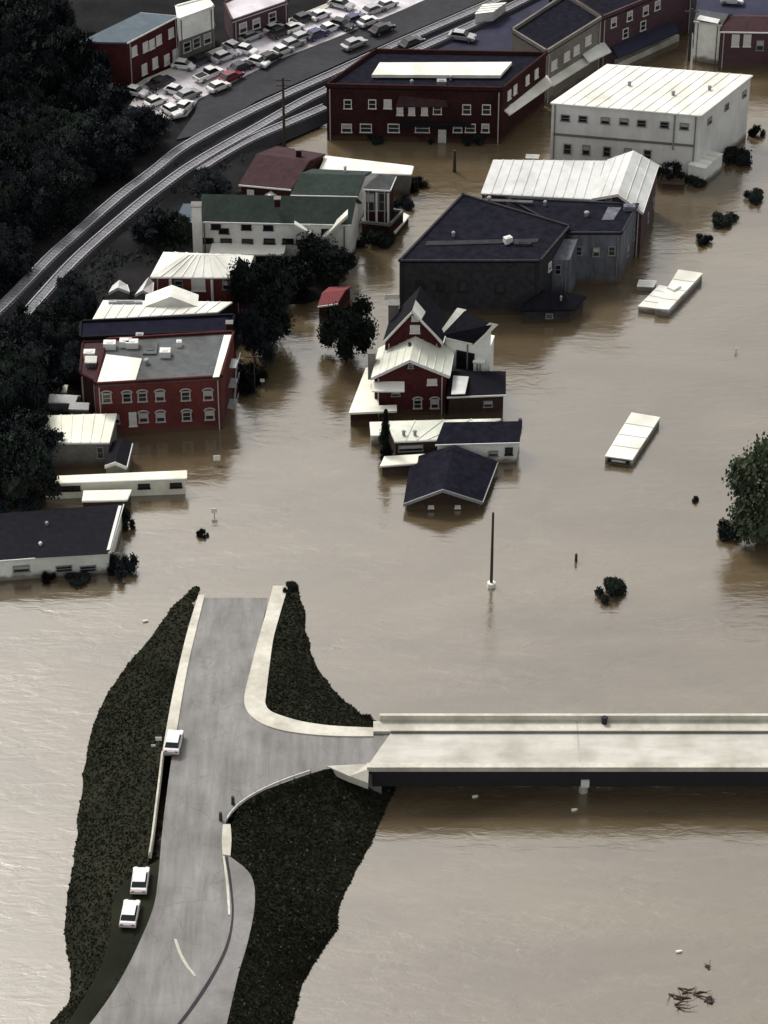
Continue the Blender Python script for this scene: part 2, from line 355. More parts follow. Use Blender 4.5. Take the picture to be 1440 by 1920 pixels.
for a, b in zip(rows, rows[1:]):
    NX = 8
    for k in range(NX):
        def X(y, t): l = interp(rl, y); return l+(rright(y)-l)*t
        mb.face([RP(X(b, k/NX), b), RP(X(b, (k+1)/NX), b), RP(X(a, (k+1)/NX), a), RP(X(a, k/NX), a)])
road = mb.build('road', 'asphalt', smooth=True); tag(road, 'grey asphalt road dipping into the flood', None, None, 'structure')

def strip(name, A, B, dz, m, t=.18, label=None, kind='structure', parent=None):
    mb = MB(); A = [RP(x, y, dz) for x, y in smooth(A)]; B = [RP(x, y, dz) for x, y in smooth(B)]
    for i in range(len(A)-1): mb.slab([A[i], B[i], B[i+1], A[i+1]], t)
    o = mb.build(name, m, parent); tag(o, label, None, None, kind); return o
# right hand sidewalk, curling round the corner to the bridge
swO = [(541, 1098), (531, 1130), (521, 1165), (512, 1200), (505, 1250), (499, 1300), (498, 1320), (508, 1333), (530, 1342), (565, 1352), (610, 1359), (650, 1362), (700, 1364)]
swI = [(512, 1098), (504, 1130), (494, 1165), (484, 1200), (471, 1250), (459, 1300), (460, 1325), (474, 1345), (500, 1360), (540, 1371), (600, 1378), (650, 1380), (700, 1380)]
strip('sidewalk', swI, swO, .16, 'concrete', .4, 'cream concrete sidewalk curving from the flood to the bridge')
lO = [(372, 1115), (352, 1180), (335, 1250), (322, 1310), (312, 1365), (304, 1412)]
lI = [(384, 1115), (368, 1180), (352, 1250), (341, 1310), (332, 1365), (322, 1412)]
strip('sidewalk', lO, lI, .14, 'concrete', .4, 'narrow pale sidewalk along the left edge of the road')
# gravel apron right of the lower road, and the shoulder with the parked cars
strip('gravel_apron', [(416, 1600), (425, 1660), (430, 1720), (418, 1780), (380, 1850), (330, 1920), (250, 2010)], [(432, 1606), (470, 1640), (478, 1690), (466, 1760), (446, 1830), (425, 1920), (400, 2010)], .03, 'gravel', .3, 'pale gravel apron on the right of the lower road')
strip('gravel_shoulder', [(262, 1630), (215, 1680), (205, 1760), (180, 1830), (120, 1930)], [(300, 1612), (290, 1690), (266, 1763), (235, 1822), (162, 1930)], -.02, 'bank_soil', .3, 'dark gravel shoulder where two cars stand')
strip('crack_line', [(422, 1606), (430.5, 1660), (434, 1720), (420, 1780), (382, 1850), (332, 1920), (300, 1950)], [(427, 1606), (435, 1660), (438, 1720), (426, 1781), (389, 1852), (339, 1922), (307, 1952)], .05, 'dark_asphalt', .02, 'dark tar joint curving down the lower road edge')
strip('road_marking', [(326, 1760), (334, 1785), (346, 1808), (364, 1830)], [(331, 1760), (339, 1783), (351, 1806), (368, 1829)], .02, 'paint_yellow', .012, 'short curved pale line painted on the lower road')

# grassy banks
def bank(name, inner, outer, label, n=10, seed=0):
    """inner: road side, outer: water side, same count; a sloping uneven sheet"""
    mb = MB(); rowsP = []
    for (a, b) in zip(inner, outer):
        p = RP(a[0], a[1], -.05); q = W(b[0], b[1], 0); row = []
        for k in range(n+3):
            t = k/n; v = p.lerp(q, t)
            if t > 1: v = q+(q-p).normalized()*((t-1)*6); v.z = -(t-1)*4.5
            elif 0 < t < 1: v.z += .35*noise.noise(Vector((v.x*.4, v.y*.4, seed)))+.25*math.sin(t*math.pi)
            if t >= .9: 
                nn = noise.noise(Vector((v.x*.5, v.y*.5, seed+4))); v.x += .3*nn; v.y += .3*nn
            row.append(v)
        rowsP.append(row)
    for i in range(len(rowsP)-1):
        for k in range(n+2): mb.face([rowsP[i][k], rowsP[i][k+1], rowsP[i+1][k+1], rowsP[i+1][k]])
    o = mb.build(name, 'bank_soil', smooth=False)
    bm = bmesh.new(); bm.from_mesh(o.data); bmesh.ops.remove_doubles(bm, verts=bm.verts, dist=.01); bmesh.ops.recalc_face_normals(bm, faces=bm.faces)
    for f in bm.faces: f.smooth = True
    bm.to_mesh(o.data); bm.free()
    tag(o, label, None, None, 'structure'); return rowsP
def dens(P, k=4):
    out = []
    for a, b in zip(P, P[1:]):
        for i in range(k): out.append((a[0]+(b[0]-a[0])*i/k, a[1]+(b[1]-a[1])*i/k))
    out.append(P[-1]); return out
bl_in = [(376, 1104), (360, 1160), (342, 1225), (328, 1285), (315, 1355), (304, 1415), (296, 1480), (288, 1540), (280, 1600), (275, 1650), (262, 1720), (245, 1790), (212, 1850), (165, 1925), (95, 2010)]
bl_out = [(360, 1104), (322, 1140), (285, 1192), (240, 1245), (195, 1310), (170, 1375), (157, 1450), (148, 1530), (140, 1600), (127, 1670), (120, 1750), (133, 1820), (130, 1880), (85, 1930), (0, 2010)]
BL = bank('left_bank', dens(bl_in), dens(bl_out), 'dark grassy bank left of the road', seed=1)
bt_in = [(541, 1100), (522, 1165), (512, 1205), (505, 1250), (499, 1300), (500, 1325), (530, 1343), (565, 1353), (610, 1360), (655, 1363), (705, 1365)]
bt_out = [(556, 1102), (572, 1150), (576, 1190), (583, 1225), (597, 1255), (615, 1280), (634, 1302), (655, 1320), (675, 1336), (692, 1350), (722, 1358)]
BT = bank('corner_bank', dens(bt_in), dens(bt_out), 'dark triangular grass bank inside the road corner', seed=2)
br_in = [(700, 1440), (655, 1440), (612, 1443), (560, 1460), (500, 1482), (470, 1497), (445, 1520), (434, 1550), (432, 1602), (470, 1642), (478, 1690), (466, 1760), (446, 1830), (425, 1920), (400, 2010)]
br_out = [(740, 1475), (738, 1490), (728, 1505), (722, 1520), (712, 1545), (700, 1570), (688, 1595), (672, 1625), (652, 1665), (636, 1700), (630, 1745), (600, 1790), (568, 1840), (556, 1890), (520, 2010)]
BR = bank('right_bank', dens(br_in), dens(br_out), 'dark grassy bank right of the road below the bridge', n=14, seed=3)
def tufts(rows, count, label, m='grass', size=(.06, .17)):
    mb = MB(); nr = len(rows)-1; nk = len(rows[0])-3
    areas = []
    for i in range(nr):
        for k in range(nk):
            a, b, c = rows[i][k], rows[i][k+1], rows[i+1][k]; areas.append(((b-a).cross(c-a)).length)
    idx = random.choices(range(len(areas)), weights=areas, k=count)
    for q in idx:
        i, k = divmod(q, nk); u, v = random.random(), random.random()
        p = rows[i][k].lerp(rows[i][k+1], u).lerp(rows[i+1][k].lerp(rows[i+1][k+1], u), v)
        for _ in range(3):
            an = random.uniform(0, 6.28); h = random.uniform(*size); wv = Vector((math.cos(an), math.sin(an), 0))*h*1.1
            mb.face([p-wv, p+wv, p+Vector((random.uniform(-.2, .2), random.uniform(-.2, .2), h))])
    me = bpy.data.meshes.new('grass'); me.from_pydata(mb.v, [], mb.f); me.materials.append(MATS[m])
    o = bpy.data.objects.new('grass', me); COL.objects.link(o); tag(o, label, 'grass', None, 'stuff')
tufts(BL, 9000, 'dark rough grass on the left bank'); tufts(BT, 4000, 'dark rough grass on the corner bank'); tufts(BR, 12000, 'dark rough grass on the lower right bank')
tufts(BL, 350, 'dry straw tufts scattered on the left bank', 'grass_dry', (.12, .25)); tufts(BR, 450, 'dry straw tufts scattered on the right bank', 'grass_dry', (.12, .25))

# bridge: everything runs along +X
DZ = 4.6
def by(py, z=DZ): return W(720, py, z).y
y_deck0, y_deck1 = by(1440, DZ+.2), by(1374, DZ+.02); y_walk1 = by(1352, DZ+.2)
xa = W(700, 1400, DZ).x; xb = 260
br = empty('road_bridge', (xa, y_deck0, 0), 'long pale concrete road bridge over the flood with sidewalk and parapets', 'bridge')
d0l = W(688, 1436, DZ).x; d1l = W(733, 1378, DZ).x
m = MB(); m.slab([(d0l, y_deck0+.45, DZ), (xb, y_deck0+.45, DZ), (xb, y_deck1, DZ), (d1l, y_deck1, DZ)], .5); m.build('deck', 'bridge_deck', br)
jx = W(1085, 1400, DZ).x
m = MB(); m.slab([(W(700, 1370, DZ).x, y_deck1+.05, DZ+.2), (xb, y_deck1+.05, DZ+.2), (xb, y_walk1, DZ+.2), (W(700, 1355, DZ).x, y_walk1, DZ+.2)], .6); m.build('sidewalk', 'concrete', br)
m = MB(); m.box(((d1l+xb)/2, y_deck1-.02, DZ+.15), (xb-d1l, .14, .30)); m.build('inner_kerb', 'grey_wall', br)
m = MB(); m.box(((d0l+xb)/2, y_deck0+.3, DZ+.06), (xb-d0l, .8, .62)); m.build('front_parapet', 'concrete', br)
m = MB(); m.box(((d0l+xb)/2+.3, y_deck0+.16, DZ-1.36), (xb-d0l-.6, .3, 2.2)); m.build('edge_girder', 'dark_metal', br)
x = d0l+4
posts = []
x0 = W(712, 1352, DZ).x
m = MB(); m.box(((x0+xb)/2, y_walk1+.17, DZ+.35), (xb-x0, .38, 1.3)); m.build('back_parapet', 'concrete', br)
for yg in (y_deck0+1.1, y_deck0+4.2, y_deck0+7.4, y_walk1-1.0):
    m = MB(); m.box(((d0l+xb)/2+1, yg, DZ-1.15), (xb-d0l-4, .35, 1.3)); m.build('girder', 'dark_metal', br)
for k, px in enumerate((1098, 1990, 2800)):
    X = W(px, 1440, DZ).x
    m = MB(); m.box((X, (y_deck0+y_walk1)/2, DZ-2.1), (1.3, y_walk1-y_deck0-1.2, .6)); m.build('pier_cap', 'concrete', br)
    for yy in (y_deck0+1.6, (y_deck0+y_walk1)/2, y_walk1-1.8):
        m = MB(); m.tube((X, yy, -3), (X, yy, DZ-2.4), .5, .5, 12); m.build('pier_column', 'concrete', br, smooth=False)
    m = MB(); m.box((X, y_deck0-.12, DZ-1.9), (.9, .5, .8)); m.build('bearing_block', 'trim', br)
m = MB(); m.box((jx, (y_deck0+y_deck1)/2+.2, DZ+.01), (.18, y_deck1-y_deck0-.7, .03)); m.box((jx, (y_walk1+y_deck1)/2, DZ+.22), (.12, y_walk1-y_deck1, .05)); m.build('expansion_joint', 'aged_trim', br)
aw = MB(); aw.slab([W(612, 1436, DZ+.1), W(655, 1455, DZ-.3), W(690, 1468, DZ-.8), (d0l+.2, y_deck0-.1, DZ+.15), W(690, 1432, DZ+.15)], .9)
aw.build('wing_wall', 'concrete', br)
ab = MB(); ab.box((d0l+.8, (y_deck0+y_walk1)/2, DZ-3.2), (1.6, y_walk1-y_deck0-.4, 4.6)); ab.build('abutment', 'grey_wall', br)

# concrete barrier on the left of the road, guard rail on the inner curve
def barrier(P, label, h=.75, wd=.32, name='concrete_barrier', m='concrete'):
    Q = [RP(x, y, 0) for x, y in P]; root = empty(name, Q[0], label, 'barrier')
    for i, (a, b) in enumerate(zip(Q, Q[1:])):
        d = b-a; n = Vector((-d.y, d.x, 0)).normalized()*wd/2; L = d.length; e = d.normalized()*.03
        mm = MB(); a2, b2 = a+e, b-e
        mm.slab([a2+n*.55+Vector((0, 0, h)), b2+n*.55+Vector((0, 0, h)), b2-n*.55+Vector((0, 0, h)), a2-n*.55+Vector((0, 0, h))], .35)
        mm.slab([a2+n+Vector((0, 0, h-.352)), b2+n+Vector((0, 0, h-.352)), b2-n+Vector((0, 0, h-.352)), a2-n+Vector((0, 0, h-.352))], h-.2)
        mm.build('barrier_section', m, root)
barrier([(305, 1418), (301.5, 1450), (298, 1480), (294, 1512), (290, 1545), (286, 1576), (281, 1608)], 'pale concrete barrier along the left edge of the road')
strip('kerb', [(418, 1545), (416, 1572), (417, 1602)], [(432, 1545), (434, 1572), (432, 1604)], .16, 'concrete', .4, 'pale kerb strip below the guard rail on the inner curve')
strip('kerb', [(417, 1604), (424, 1660), (428, 1715)], [(421, 1604), (429, 1660), (432, 1715)], .10, 'concrete', .3, 'thin pale kerb beside the gravel apron')
def guard(P, label):
    Q = [RP(x, y, 0) for x, y in P]; root = empty('guard_rail', Q[0], label, 'guard rail')
    m = MB()
    for a, b in zip(Q, Q[1:]):
        d = b-a; c = (a+b)/2; m.box((c.x, c.y, c.z+.62), (d.length+.05, .09, .34), math.atan2(d.y, d.x))
        n = Vector((-d.y, d.x, 0)).normalized()
    m.build('beam', 'trim', root)
    for q in Q: mm = MB(); mm.box((q.x, q.y+.12, q.z+.3), (.16, .16, .95)); mm.build('post', 'pole_wood', root)
guard([(426, 1543), (434, 1531), (447, 1517), (462, 1506), (480, 1495), (500, 1485), (525, 1474), (552, 1464), (582, 1454)], 'low pale guard rail round the inner curve of the road')

# ------------------------------------------------------------------ windows (frame + pane), shared meshes
WM = {}
def win_meshes(w_, h_, style):
    var = random.random() < .45 and style in ('white', 'arch', 'dark'); k = (round(w_, 2), round(h_, 2), style, var)
    if k in WM: return WM[k]
    fr = MB(); t = .12 if style != 'arch' else .16; fm = {'dark': 'grey_metal', 'black': 'dark_metal', 'arch': 'aged_trim'}.get(style, 'trim')
    fr.box((0, -.03, h_/2-t/2), (w_, .14, t)); fr.box((0, -.06, -h_/2+t/2), (w_+.15, .22, t))
    for s in (-1, 1): fr.box((s*(w_/2-t/2), -.03, 0), (t, .14, h_-2*t))
    if style not in ('black',): fr.box((0, -.03, 0), (w_-2*t, .10, .07))
    if style == 'arch':
        for i in range(6):
            a0, a1 = math.pi*i/6, math.pi*(i+1)/6; r = w_/2+.08
            fr.tube((math.cos(a0)*r, -.06, h_/2+math.sin(a0)*r*.55), (math.cos(a1)*r, -.06, h_/2+math.sin(a1)*r*.55), .10, .10, 5)
    pn = MB(); pn.box((0, .0, 0), (w_-2*t+.02, .04, h_-2*t+.02)); pn.cur = 1
    if var: pn.box((0, -.035, h_*.22), (w_-2*t, .02, h_*.4))
    a = fr.build('window', fm, local=True); b = pn.build('pane', ['pale_blind' if style == 'blind' else 'glass', 'aged_trim'], a, local=True)
    ma, mbb = a.data, b.data; bpy.data.objects.remove(b); bpy.data.objects.remove(a); WM[k] = (ma, mbb); return WM[k]
def window(root, seg, px, py, w_, h_, style='white', name='window'):
    p0, p1 = seg; d = (p1-p0); d.z = 0; d.normalize(); n = Vector((d.y, -d.x, 0))
    if (CAMP-p0).dot(n) < 0: n = -n
    q = hit(px, py, p0, n); ang = math.atan2(n.y, n.x)+math.pi/2
    a, b = win_meshes(w_, h_, style)
    o = bpy.data.objects.new(name, a); COL.objects.link(o); o.parent = root; o.location = q+n*.06-root.location; o.rotation_euler = (0, 0, ang)
    c = bpy.data.objects.new('pane', b); COL.objects.link(c); c.parent = o
    return o

# ------------------------------------------------------------------ building kit
def lerp(a, b, t): return a+(b-a)*t
def grow(P, o):
    c = sum((p for p in P), Vector())/len(P); out = []
    for p in P: d = p-c; d.z = 0; out.append(p+d.normalized()*o)
    return out
def quad(A, B, C, D, z): return [W(*A, z), W(*B, z), W(*C, z) if C else None, W(*D, z)]
def building(name, label, cat, A, B, C, D, z, wall, roof, kind='flat', rise=2.0, over=.35, group=None, parapet=.5, seams=0, hipin=.35, pmat=None, fascia='trim', zb=-1.5, ridge=None):
    """A front-left, B front-right, C back-right, D back-left: eave corners at height z"""
    q = quad(A, B, C, D, z)
    if q[2] is None: q[2] = q[1]+q[3]-q[0]
    if ridge:
        r1, r2 = W(*ridge[0], z+rise), W(*ridge[1], z+rise); r1.z = r2.z = z; k_ = 1 if kind == 'shed' else 2; q[3] = q[0]+(r1-q[0])*k_; q[2] = q[1]+(r2-q[1])*k_
    a, b, c, d = q; up = Vector((0, 0, rise)); base = sum(q, Vector())/4; base.z = max(zb, 0)
    root = empty(name, base, label, cat, group)
    wz = z-.3
    m = MB()
    def dn(p, zz=wz): return Vector((p.x, p.y, zz))
    for p, r in ((a, b), (b, c), (c, d), (d, a)): m.face([dn(p, zb), dn(r, zb), dn(r), dn(p)])
    R1 = R2 = None
    if z > 4.5:
        for pp, sg in ((a, 1), (b, -1)):
            dd = (b-a).normalized(); n_ = Vector((dd.y, -dd.x, 0)); pz = pp+dd*sg*.5+n_*.12; dp = MB(); dp.tube((pz.x, pz.y, max(zb, 0)-.5), (pz.x, pz.y, wz), .09, .09, 6); dp.build('downpipe', 'aged_trim' if 'brick' in wall else 'dark_metal' if 'navy' in wall else 'grey_wall', root)
    if kind == 'gable_front': R1, R2 = lerp(a, b, .5)+up, lerp(d, c, .5)+up; m.face([dn(a), dn(b), R1-Vector((0, 0, .32))]); m.face([dn(c), dn(d), R2-Vector((0, 0, .32))])
    if kind == 'gable_side': R1, R2 = lerp(a, d, .5)+up, lerp(b, c, .5)+up; m.face([dn(a), dn(d), R1-Vector((0, 0, .32))]); m.face([dn(b), dn(c), R2-Vector((0, 0, .32))])
    m.build('wall', wall, root)
    r = MB(); planes = []
    g = grow(q, over); ga, gb, gc, gd = g
    if kind == 'flat': planes = [[ga, gb, gc, gd]] if over > 0 else [q]
    elif kind == 'shed': planes = [[ga, gb, gc+up, gd+up]]
    elif kind == 'gable_front':
        e = (a-d).normalized()*over; planes = [[ga, R1+e, R2-e, gd], [R1+e, gb, gc, R2-e]]
    elif kind == 'gable_side':
        e = (a-b).normalized()*over; planes = [[ga, gb, R2-e, R1+e], [R1+e, R2-e, gc, gd]]
    elif kind == 'hip':
        R1, R2 = lerp(lerp(a, d, .5), lerp(b, c, .5), hipin)+up, lerp(lerp(a, d, .5), lerp(b, c, .5), 1-hipin)+up
        planes = [[ga, gb, R2, R1], [gc, gd, R1, R2], [gb, gc, R2], [gd, ga, R1]]
    elif kind == 'pyramid':
        pk = sum(q, Vector())/4+up; planes = [[ga, gb, pk], [gb, gc, pk], [gc, gd, pk], [gd, ga, pk]]
    for P in planes: r.slab(P, .28)
    ro = r.build('roof', roof, root)
    if kind == 'shed':
        m2 = MB(); m2.face([dn(c), dn(d), d+up-Vector((0, 0, .3)), c+up-Vector((0, 0, .3))]); m2.face([dn(b), dn(c), c+up-Vector((0, 0, .3))]); m2.face([dn(d), dn(a), d+up-Vector((0, 0, .3))]); m2.build('upper_wall', wall, root)
    if kind == 'flat' and parapet:
        for p, s in zip(q, q[1:]+q[:1]):
            dd = s-p; L = dd.length; n = Vector((-dd.y, dd.x, 0)).normalized(); cc = (p+s)/2
            mm = MB(); mm.box((cc.x, cc.y, z+parapet/2), (L+.3, .3, parapet), math.atan2(dd.y, dd.x)); mm.build('parapet', pmat or wall, root)
    elif kind != 'flat' or not parapet:
        if fascia:
            for p, s in ((ga, gb), (gb, gc)):
                if kind == 'gable_front' and p is ga: 
                    for u, v in ((ga, R1), (R1, gb)):
                        e = (a-d).normalized()*(over+.04); u2 = Vector(u); v2 = Vector(v); 
                        if u is R1: u2 = R1+e
                        if v is R1: v2 = R1+e
                        mm = MB(); off = (a-d).normalized()*.06; off.z = 0
                        mm.face([u2+off+Vector((0, 0, .03)), v2+off+Vector((0, 0, .03)), v2+off-Vector((0, 0, .42)), u2+off-Vector((0, 0, .42))]); mm.face([u2-off+Vector((0, 0, .04)), v2-off+Vector((0, 0, .04)), v2+off+Vector((0, 0, .04)), u2+off+Vector((0, 0, .04))])
                        mm.build('fascia', fascia, root)
                    continue
                if kind == 'gable_side' and p is gb: continue
                if kind == 'shed' and p is gb: continue
                dd = s-p; cc = (p+s)/2; n = Vector((dd.y, -dd.x, 0)).normalized()
                mm = MB(); mm.box((cc.x+n.x*.06, cc.y+n.y*.06, cc.z-.14), (dd.length, .12, .22), math.atan2(dd.y, dd.x)); mm.build('gutter', fascia, root)
    if seams:
        sm = MB()
        for P in planes:
            if len(P) != 4: continue
            L = (P[1]-P[0]).length; n = int(L/seams)
            for i in range(1, n):
                t = i/n; u = lerp(P[0], P[1], t); v = lerp(P[3], P[2], t); dd = v-u; wv = Vector((-dd.y, dd.x, 0)).normalized()*.06
                sm.slab([u-wv+Vector((0, 0, .09)), u+wv+Vector((0, 0, .09)), v+wv+Vector((0, 0, .09)), v-wv+Vector((0, 0, .09))], .08)
        if sm.f: o = sm.build('roof_seam', roof, root); o['kind'] = 'stuff'
    return root, {'f': (a, b), 'r': (b, c), 'l': (d, a), 'q': q, 'R': (R1, R2)}
def chimney(root, px, py, z, w_=.9, h=1.6, m='dark_brick'):
    p = W(px, py, z); mm = MB(); mm.box((p.x, p.y, z-h/2), (w_, w_, h)); c = mm.build('chimney', m, root)
    mm = MB(); mm.box((p.x, p.y, z+.06), (w_+.2, w_+.2, .12)); mm.build('chimney_cap', 'trim', c) if False else None
    k = MB(); k.box((p.x-root.location.x, p.y-root.location.y, z+.06-root.location.z), (w_+.2, w_+.2, .12)); k.build('chimney_cap', 'grey_wall', c, local=True)
def roofbox(root, px, py, z, d=(1.6, 1.2, .9), m='grey_metal', name='roof_unit', rz_=0):
    p = W(px, py, z); mm = MB(); mm.box((p.x, p.y, z+d[2]/2), d, rz_); mm.box((p.x, p.y, z+d[2]+.04), (d[0]*.5, d[1]*.5, .08), rz_); mm.build(name, m, root)
def vent(root, px, py, z, r=.3, h=.6, m='grey_metal'):
    p = W(px, py, z); mm = MB(); mm.tube((p.x, p.y, z-.3), (p.x, p.y, z+h), r*.7, r*.7, 8); mm.tube((p.x, p.y, z+h), (p.x, p.y, z+h+.15), r, r*.6, 8); mm.build('roof_vent', m, root)
def patch(root, P, z, m, name='roof_patch', t=.06):
    mm = MB(); mm.slab([W(x, y, z) for x, y in P], t); return mm.build(name, m, root)

# --- white warehouse
b, s = building('warehouse', 'big white two-storey warehouse with ribbed white roof and small dark windows', 'warehouse', (1035, 192), (1312, 215), (1408, 141), (1140, 121), 10.6, 'warehouse_wall', 'white_metal_roof', 'flat', parapet=0, over=.25, seams=1.6)
for x, y in ((1060, 221), (1093, 223), (1135, 226), (1170, 228), (1203, 231), (1246, 234), (1283, 237)): window(b, s['f'], x, y, 1.35, 1.15, 'dark')
for x, y in ((1064, 279), (1099, 281), (1138, 284), (1177, 287), (1214, 290)): window(b, s['f'], x, y, 1.15, 1.7, 'dark')
for x, y in ((1330, 226), (1362, 200), (1395, 176)): window(b, s['r'], x, y, 1.1, 1.1, 'dark')
aa, bb = s['f']; dd = (bb-aa).normalized(); nn = Vector((dd.y, -dd.x, 0))
mm = MB(); p0 = hit(1037, 252, aa, nn)+nn*.08; p1 = hit(1300, 272, aa, nn)+nn*.08; cc = (p0+p1)/2; mm.box(cc, ((p1-p0).length, .16, .35), math.atan2(dd.y, dd.x)); mm.build('wall_band', 'grey_wall', b)
mm = MB(); p0 = hit(1266, 214, aa, nn)+nn*.12; mm.tube((p0.x, p0.y, 4.5), (p0.x, p0.y, 10.2), .12); mm.build('downpipe', 'grey_metal', b)
for x, y in ((1262, 178), (1180, 160), (1330, 168)): vent(b, x, y, 10.6, .35, .5)
# --- galvanised roof building with cross gable
b, s = building('commercial_building', 'building with long pale grey metal roof in front of the white warehouse', 'building', (904, 361), (1130, 373), (1150, 302), (927, 300), 7.5, 'rose_brick', 'galvanised_roof', 'flat', parapet=0, over=.2, seams=1.4)
b, s = building('gabled_building', 'pale metal roofed cross gable with dark gable end behind the dark building', 'building', (1112, 371), (1204, 396), (1232, 310), (1140, 301), 7.6, 'rose_brick', 'galvanised_roof', 'gable_front', rise=1.9, seams=1.4, over=.3)
window(b, s['f'], 1142, 371, 1.0, .7, 'dark')
for x, y in ((1214, 408), (1224, 380), (1217, 440)): window(b, s['r'], x, y, 1.0, 1.5, 'dark')
# --- large dark building
b, s = building('dark_building', 'large dark flat roofed building with navy front wall', 'building', (749, 490), (1013, 490), (1068, 425), (868, 366), 8.6, 'navy_wall', 'dark_roof', 'flat', parapet=.25, over=0)
q = [W(868, 366, 8.6), W(749, 490, 8.6), W(1013, 490, 8.6), W(1070, 440, 8.6), W(1195, 380, 8.6)]
for x, y in ((787, 536), (826, 537), (868, 538), (938, 540)): window(b, s['f'], x, y, 1.15, 1.7, 'black')
for x, y in ((1030, 500), (1050, 485)): window(b, s['r'], x, y, .9, 1.4, 'white')
vent(b, 850, 443, 8.6); vent(b, 917, 377, 8.6, .35); roofbox(b, 952, 455, 8.6, (1.1, .8, .9), 'trim', rz_=.5); roofbox(b, 980, 458, 8.6, (2.4, 1.0, .35), 'navy_wall')
patch(b, [(800, 452), (1010, 447), (1008, 454), (797, 460)], 8.72, 'navy_wall', 'roof_ridge_strip', .1)
patch(b, [(905, 372), (1000, 376), (998, 380), (903, 376)], 8.70, 'grey_roof', t=.08)
b, s = building('dark_building', 'blue-grey walled east wing of the dark block with streaked pale walls', 'building', (1068, 437), (1166, 437), (1196, 384), (950, 372), 8.2, 'blue_grey_wall', 'dark_roof', 'flat', parapet=.2, over=0, pmat='navy_wall')
for x, y in ((1085, 470), (1118, 472), (1147, 470)): window(b, s['f'], x, y, 1.0, 1.5, 'dark')
for x, y in ((1176, 470), (1187, 440)): window(b, s['r'], x, y, .9, 1.8, 'dark')
patch(b, [(1140, 388), (1165, 389), (1150, 412), (1128, 412)], 8.28, 'blue_grey_wall'); vent(b, 1022, 385, 8.2); vent(b, 1100, 405, 8.2, .4)
roofbox(b, 1180, 393, 8.2, (1.6, 1, .7), 'blue_grey_wall')
b, s = building('stair_annex', 'pale streaked stair annex stepping out of the dark building', 'building', (1018, 487), (1068, 487), (1082, 462), (1040, 462), 6.4, 'blue_grey_wall', 'blue_grey_wall', 'shed', rise=1.2, over=.05, fascia=None)
window(b, s['f'], 1046, 505, .9, 1.6, 'dark')
b, s = building('dark_shed', 'low black hip roofed shed standing in the flood by the dark building', 'shed', (982, 580), (1070, 578), (1094, 556), (1008, 545), 2.3, 'navy_wall', 'slate_roof', 'hip', rise=1.6, over=.5, fascia=None, hipin=.3)
window(b, s['f'], 1030, 592, 1.0, .8, 'dark'); vent(b, 1052, 560, 3.4, .2, .3)

# --- victorian house: front wing, main body, porches
b, s = building('brick_house', 'dark gabled brick house with a white raking trim behind the pale roofed wing', 'house', (722, 640), (826, 640), (838, 600), (735, 600), 8.2, 'wine_brick', 'slate_roof', 'gable_front', rise=5.0, over=.4)
window(b, s['f'], 778, 596, .9, .9, 'blind'); window(b, s['f'], 778, 617, 1.3, 1.3, 'blind')
R1, R2 = s['R']; a_, b_, c_, d_ = s['q']; e = (R2-R1).normalized(); u = Vector((0, 0, .13))
def rake_strip(root, p, r, e, w0, w1, m='white_metal_roof', u=Vector((0, 0, .14)), t=.1):
    mm = MB(); mm.slab([p+e*w0+u, r+e*w0+u, r+e*w1+u, p+e*w1+u], t); mm.build('metal_roof_strip', m, root)
dn_ = (b_-R1).normalized()*.5
rake_strip(b, b_+dn_, R1, e, -.45, 2.0)
chimney(b, 738, 568, 11, 1.4, 5, 'grey_wall')
b, s = building('white_house', 'white sided house with steep dark roof behind the Victorian wing', 'house', (828, 630), (884, 642), None, (863, 580), 8.0, 'white_paint', 'slate_roof', 'shed', rise=3.2, over=.25, ridge=((864, 580), (921, 607)))
window(b, s['f'], 873, 676, 2.5, 2.8, 'black', 'opening')
a_, b_, c_, d_ = s['q']; R1, R2 = d_+Vector((0, 0, 3.2)), c_+Vector((0, 0, 3.2)); e = (b_-a_).normalized()
rake_strip(b, a_+(a_-R1).normalized()*.5, R1, e, -.5, .75)
rake_strip(b, b_+(b_-R2).normalized()*.5, R2, e, -.25, .95)
b, s = building('white_lean_to', 'narrow white lean-to at the right end of the Victorian house', 'lean-to', (888, 676), (908, 678), (926, 640), (908, 636), 5.4, 'white_paint', 'white_metal_roof', 'shed', rise=.8, over=.2)
b, s = building('victorian_house', 'Victorian brick house wing with pale metal front gable roof and round-topped windows', 'house', (702, 706), (836, 702), (846, 650), (716, 655), 6.2, 'wine_brick', 'pale_tin_roof', 'gable_front', rise=2.8, over=.55, seams=1.1)
for x in (783, 815): window(b, s['f'], x, 757, 1.15, 1.5, 'arch')
window(b, s['f'], 810, 716, 1.3, 1.0, 'blind'); window(b, s['f'], 770, 686, .7, .7, 'dark'); window(b, s['f'], 742, 738, 1.2, .8, 'dark')
p = hit(728, 722, s['f'][0], Vector((0, -1, 0))); mm = MB(); mm.slab([(p.x-2.1, p.y-1.4, p.z), (p.x+2.1, p.y-1.4, p.z), (p.x+2.1, p.y+.1, p.z+.5), (p.x-2.1, p.y+.1, p.z+.5)], .2); mm.build('window_hood', 'white_metal_roof', b)
vent(b, 768, 650, 8.6, .25, .5, 'brown_wood'); chimney(b, 697, 660, 7.6, 1.0, 4, 'grey_wall')
b, s = building('side_porch', 'cream lean-to porch roof on the left of the Victorian house', 'porch', (657, 766), (708, 765), (708, 690), (686, 690), 2.7, 'dark_brick', 'cream_roof', 'flat', parapet=0, over=.1)
patch(b, [(654, 774), (744, 770), (744, 759), (658, 762)], 2.75, 'white_metal_roof', 'porch_eave', .3)
b, s = building('back_wing', 'low dark roofed rear wing right of the Victorian house', 'house', (842, 742), (944, 738), (944, 708), (846, 708), 3.6, 'brown_wood', 'slate_roof', 'shed', rise=.9, over=.35)
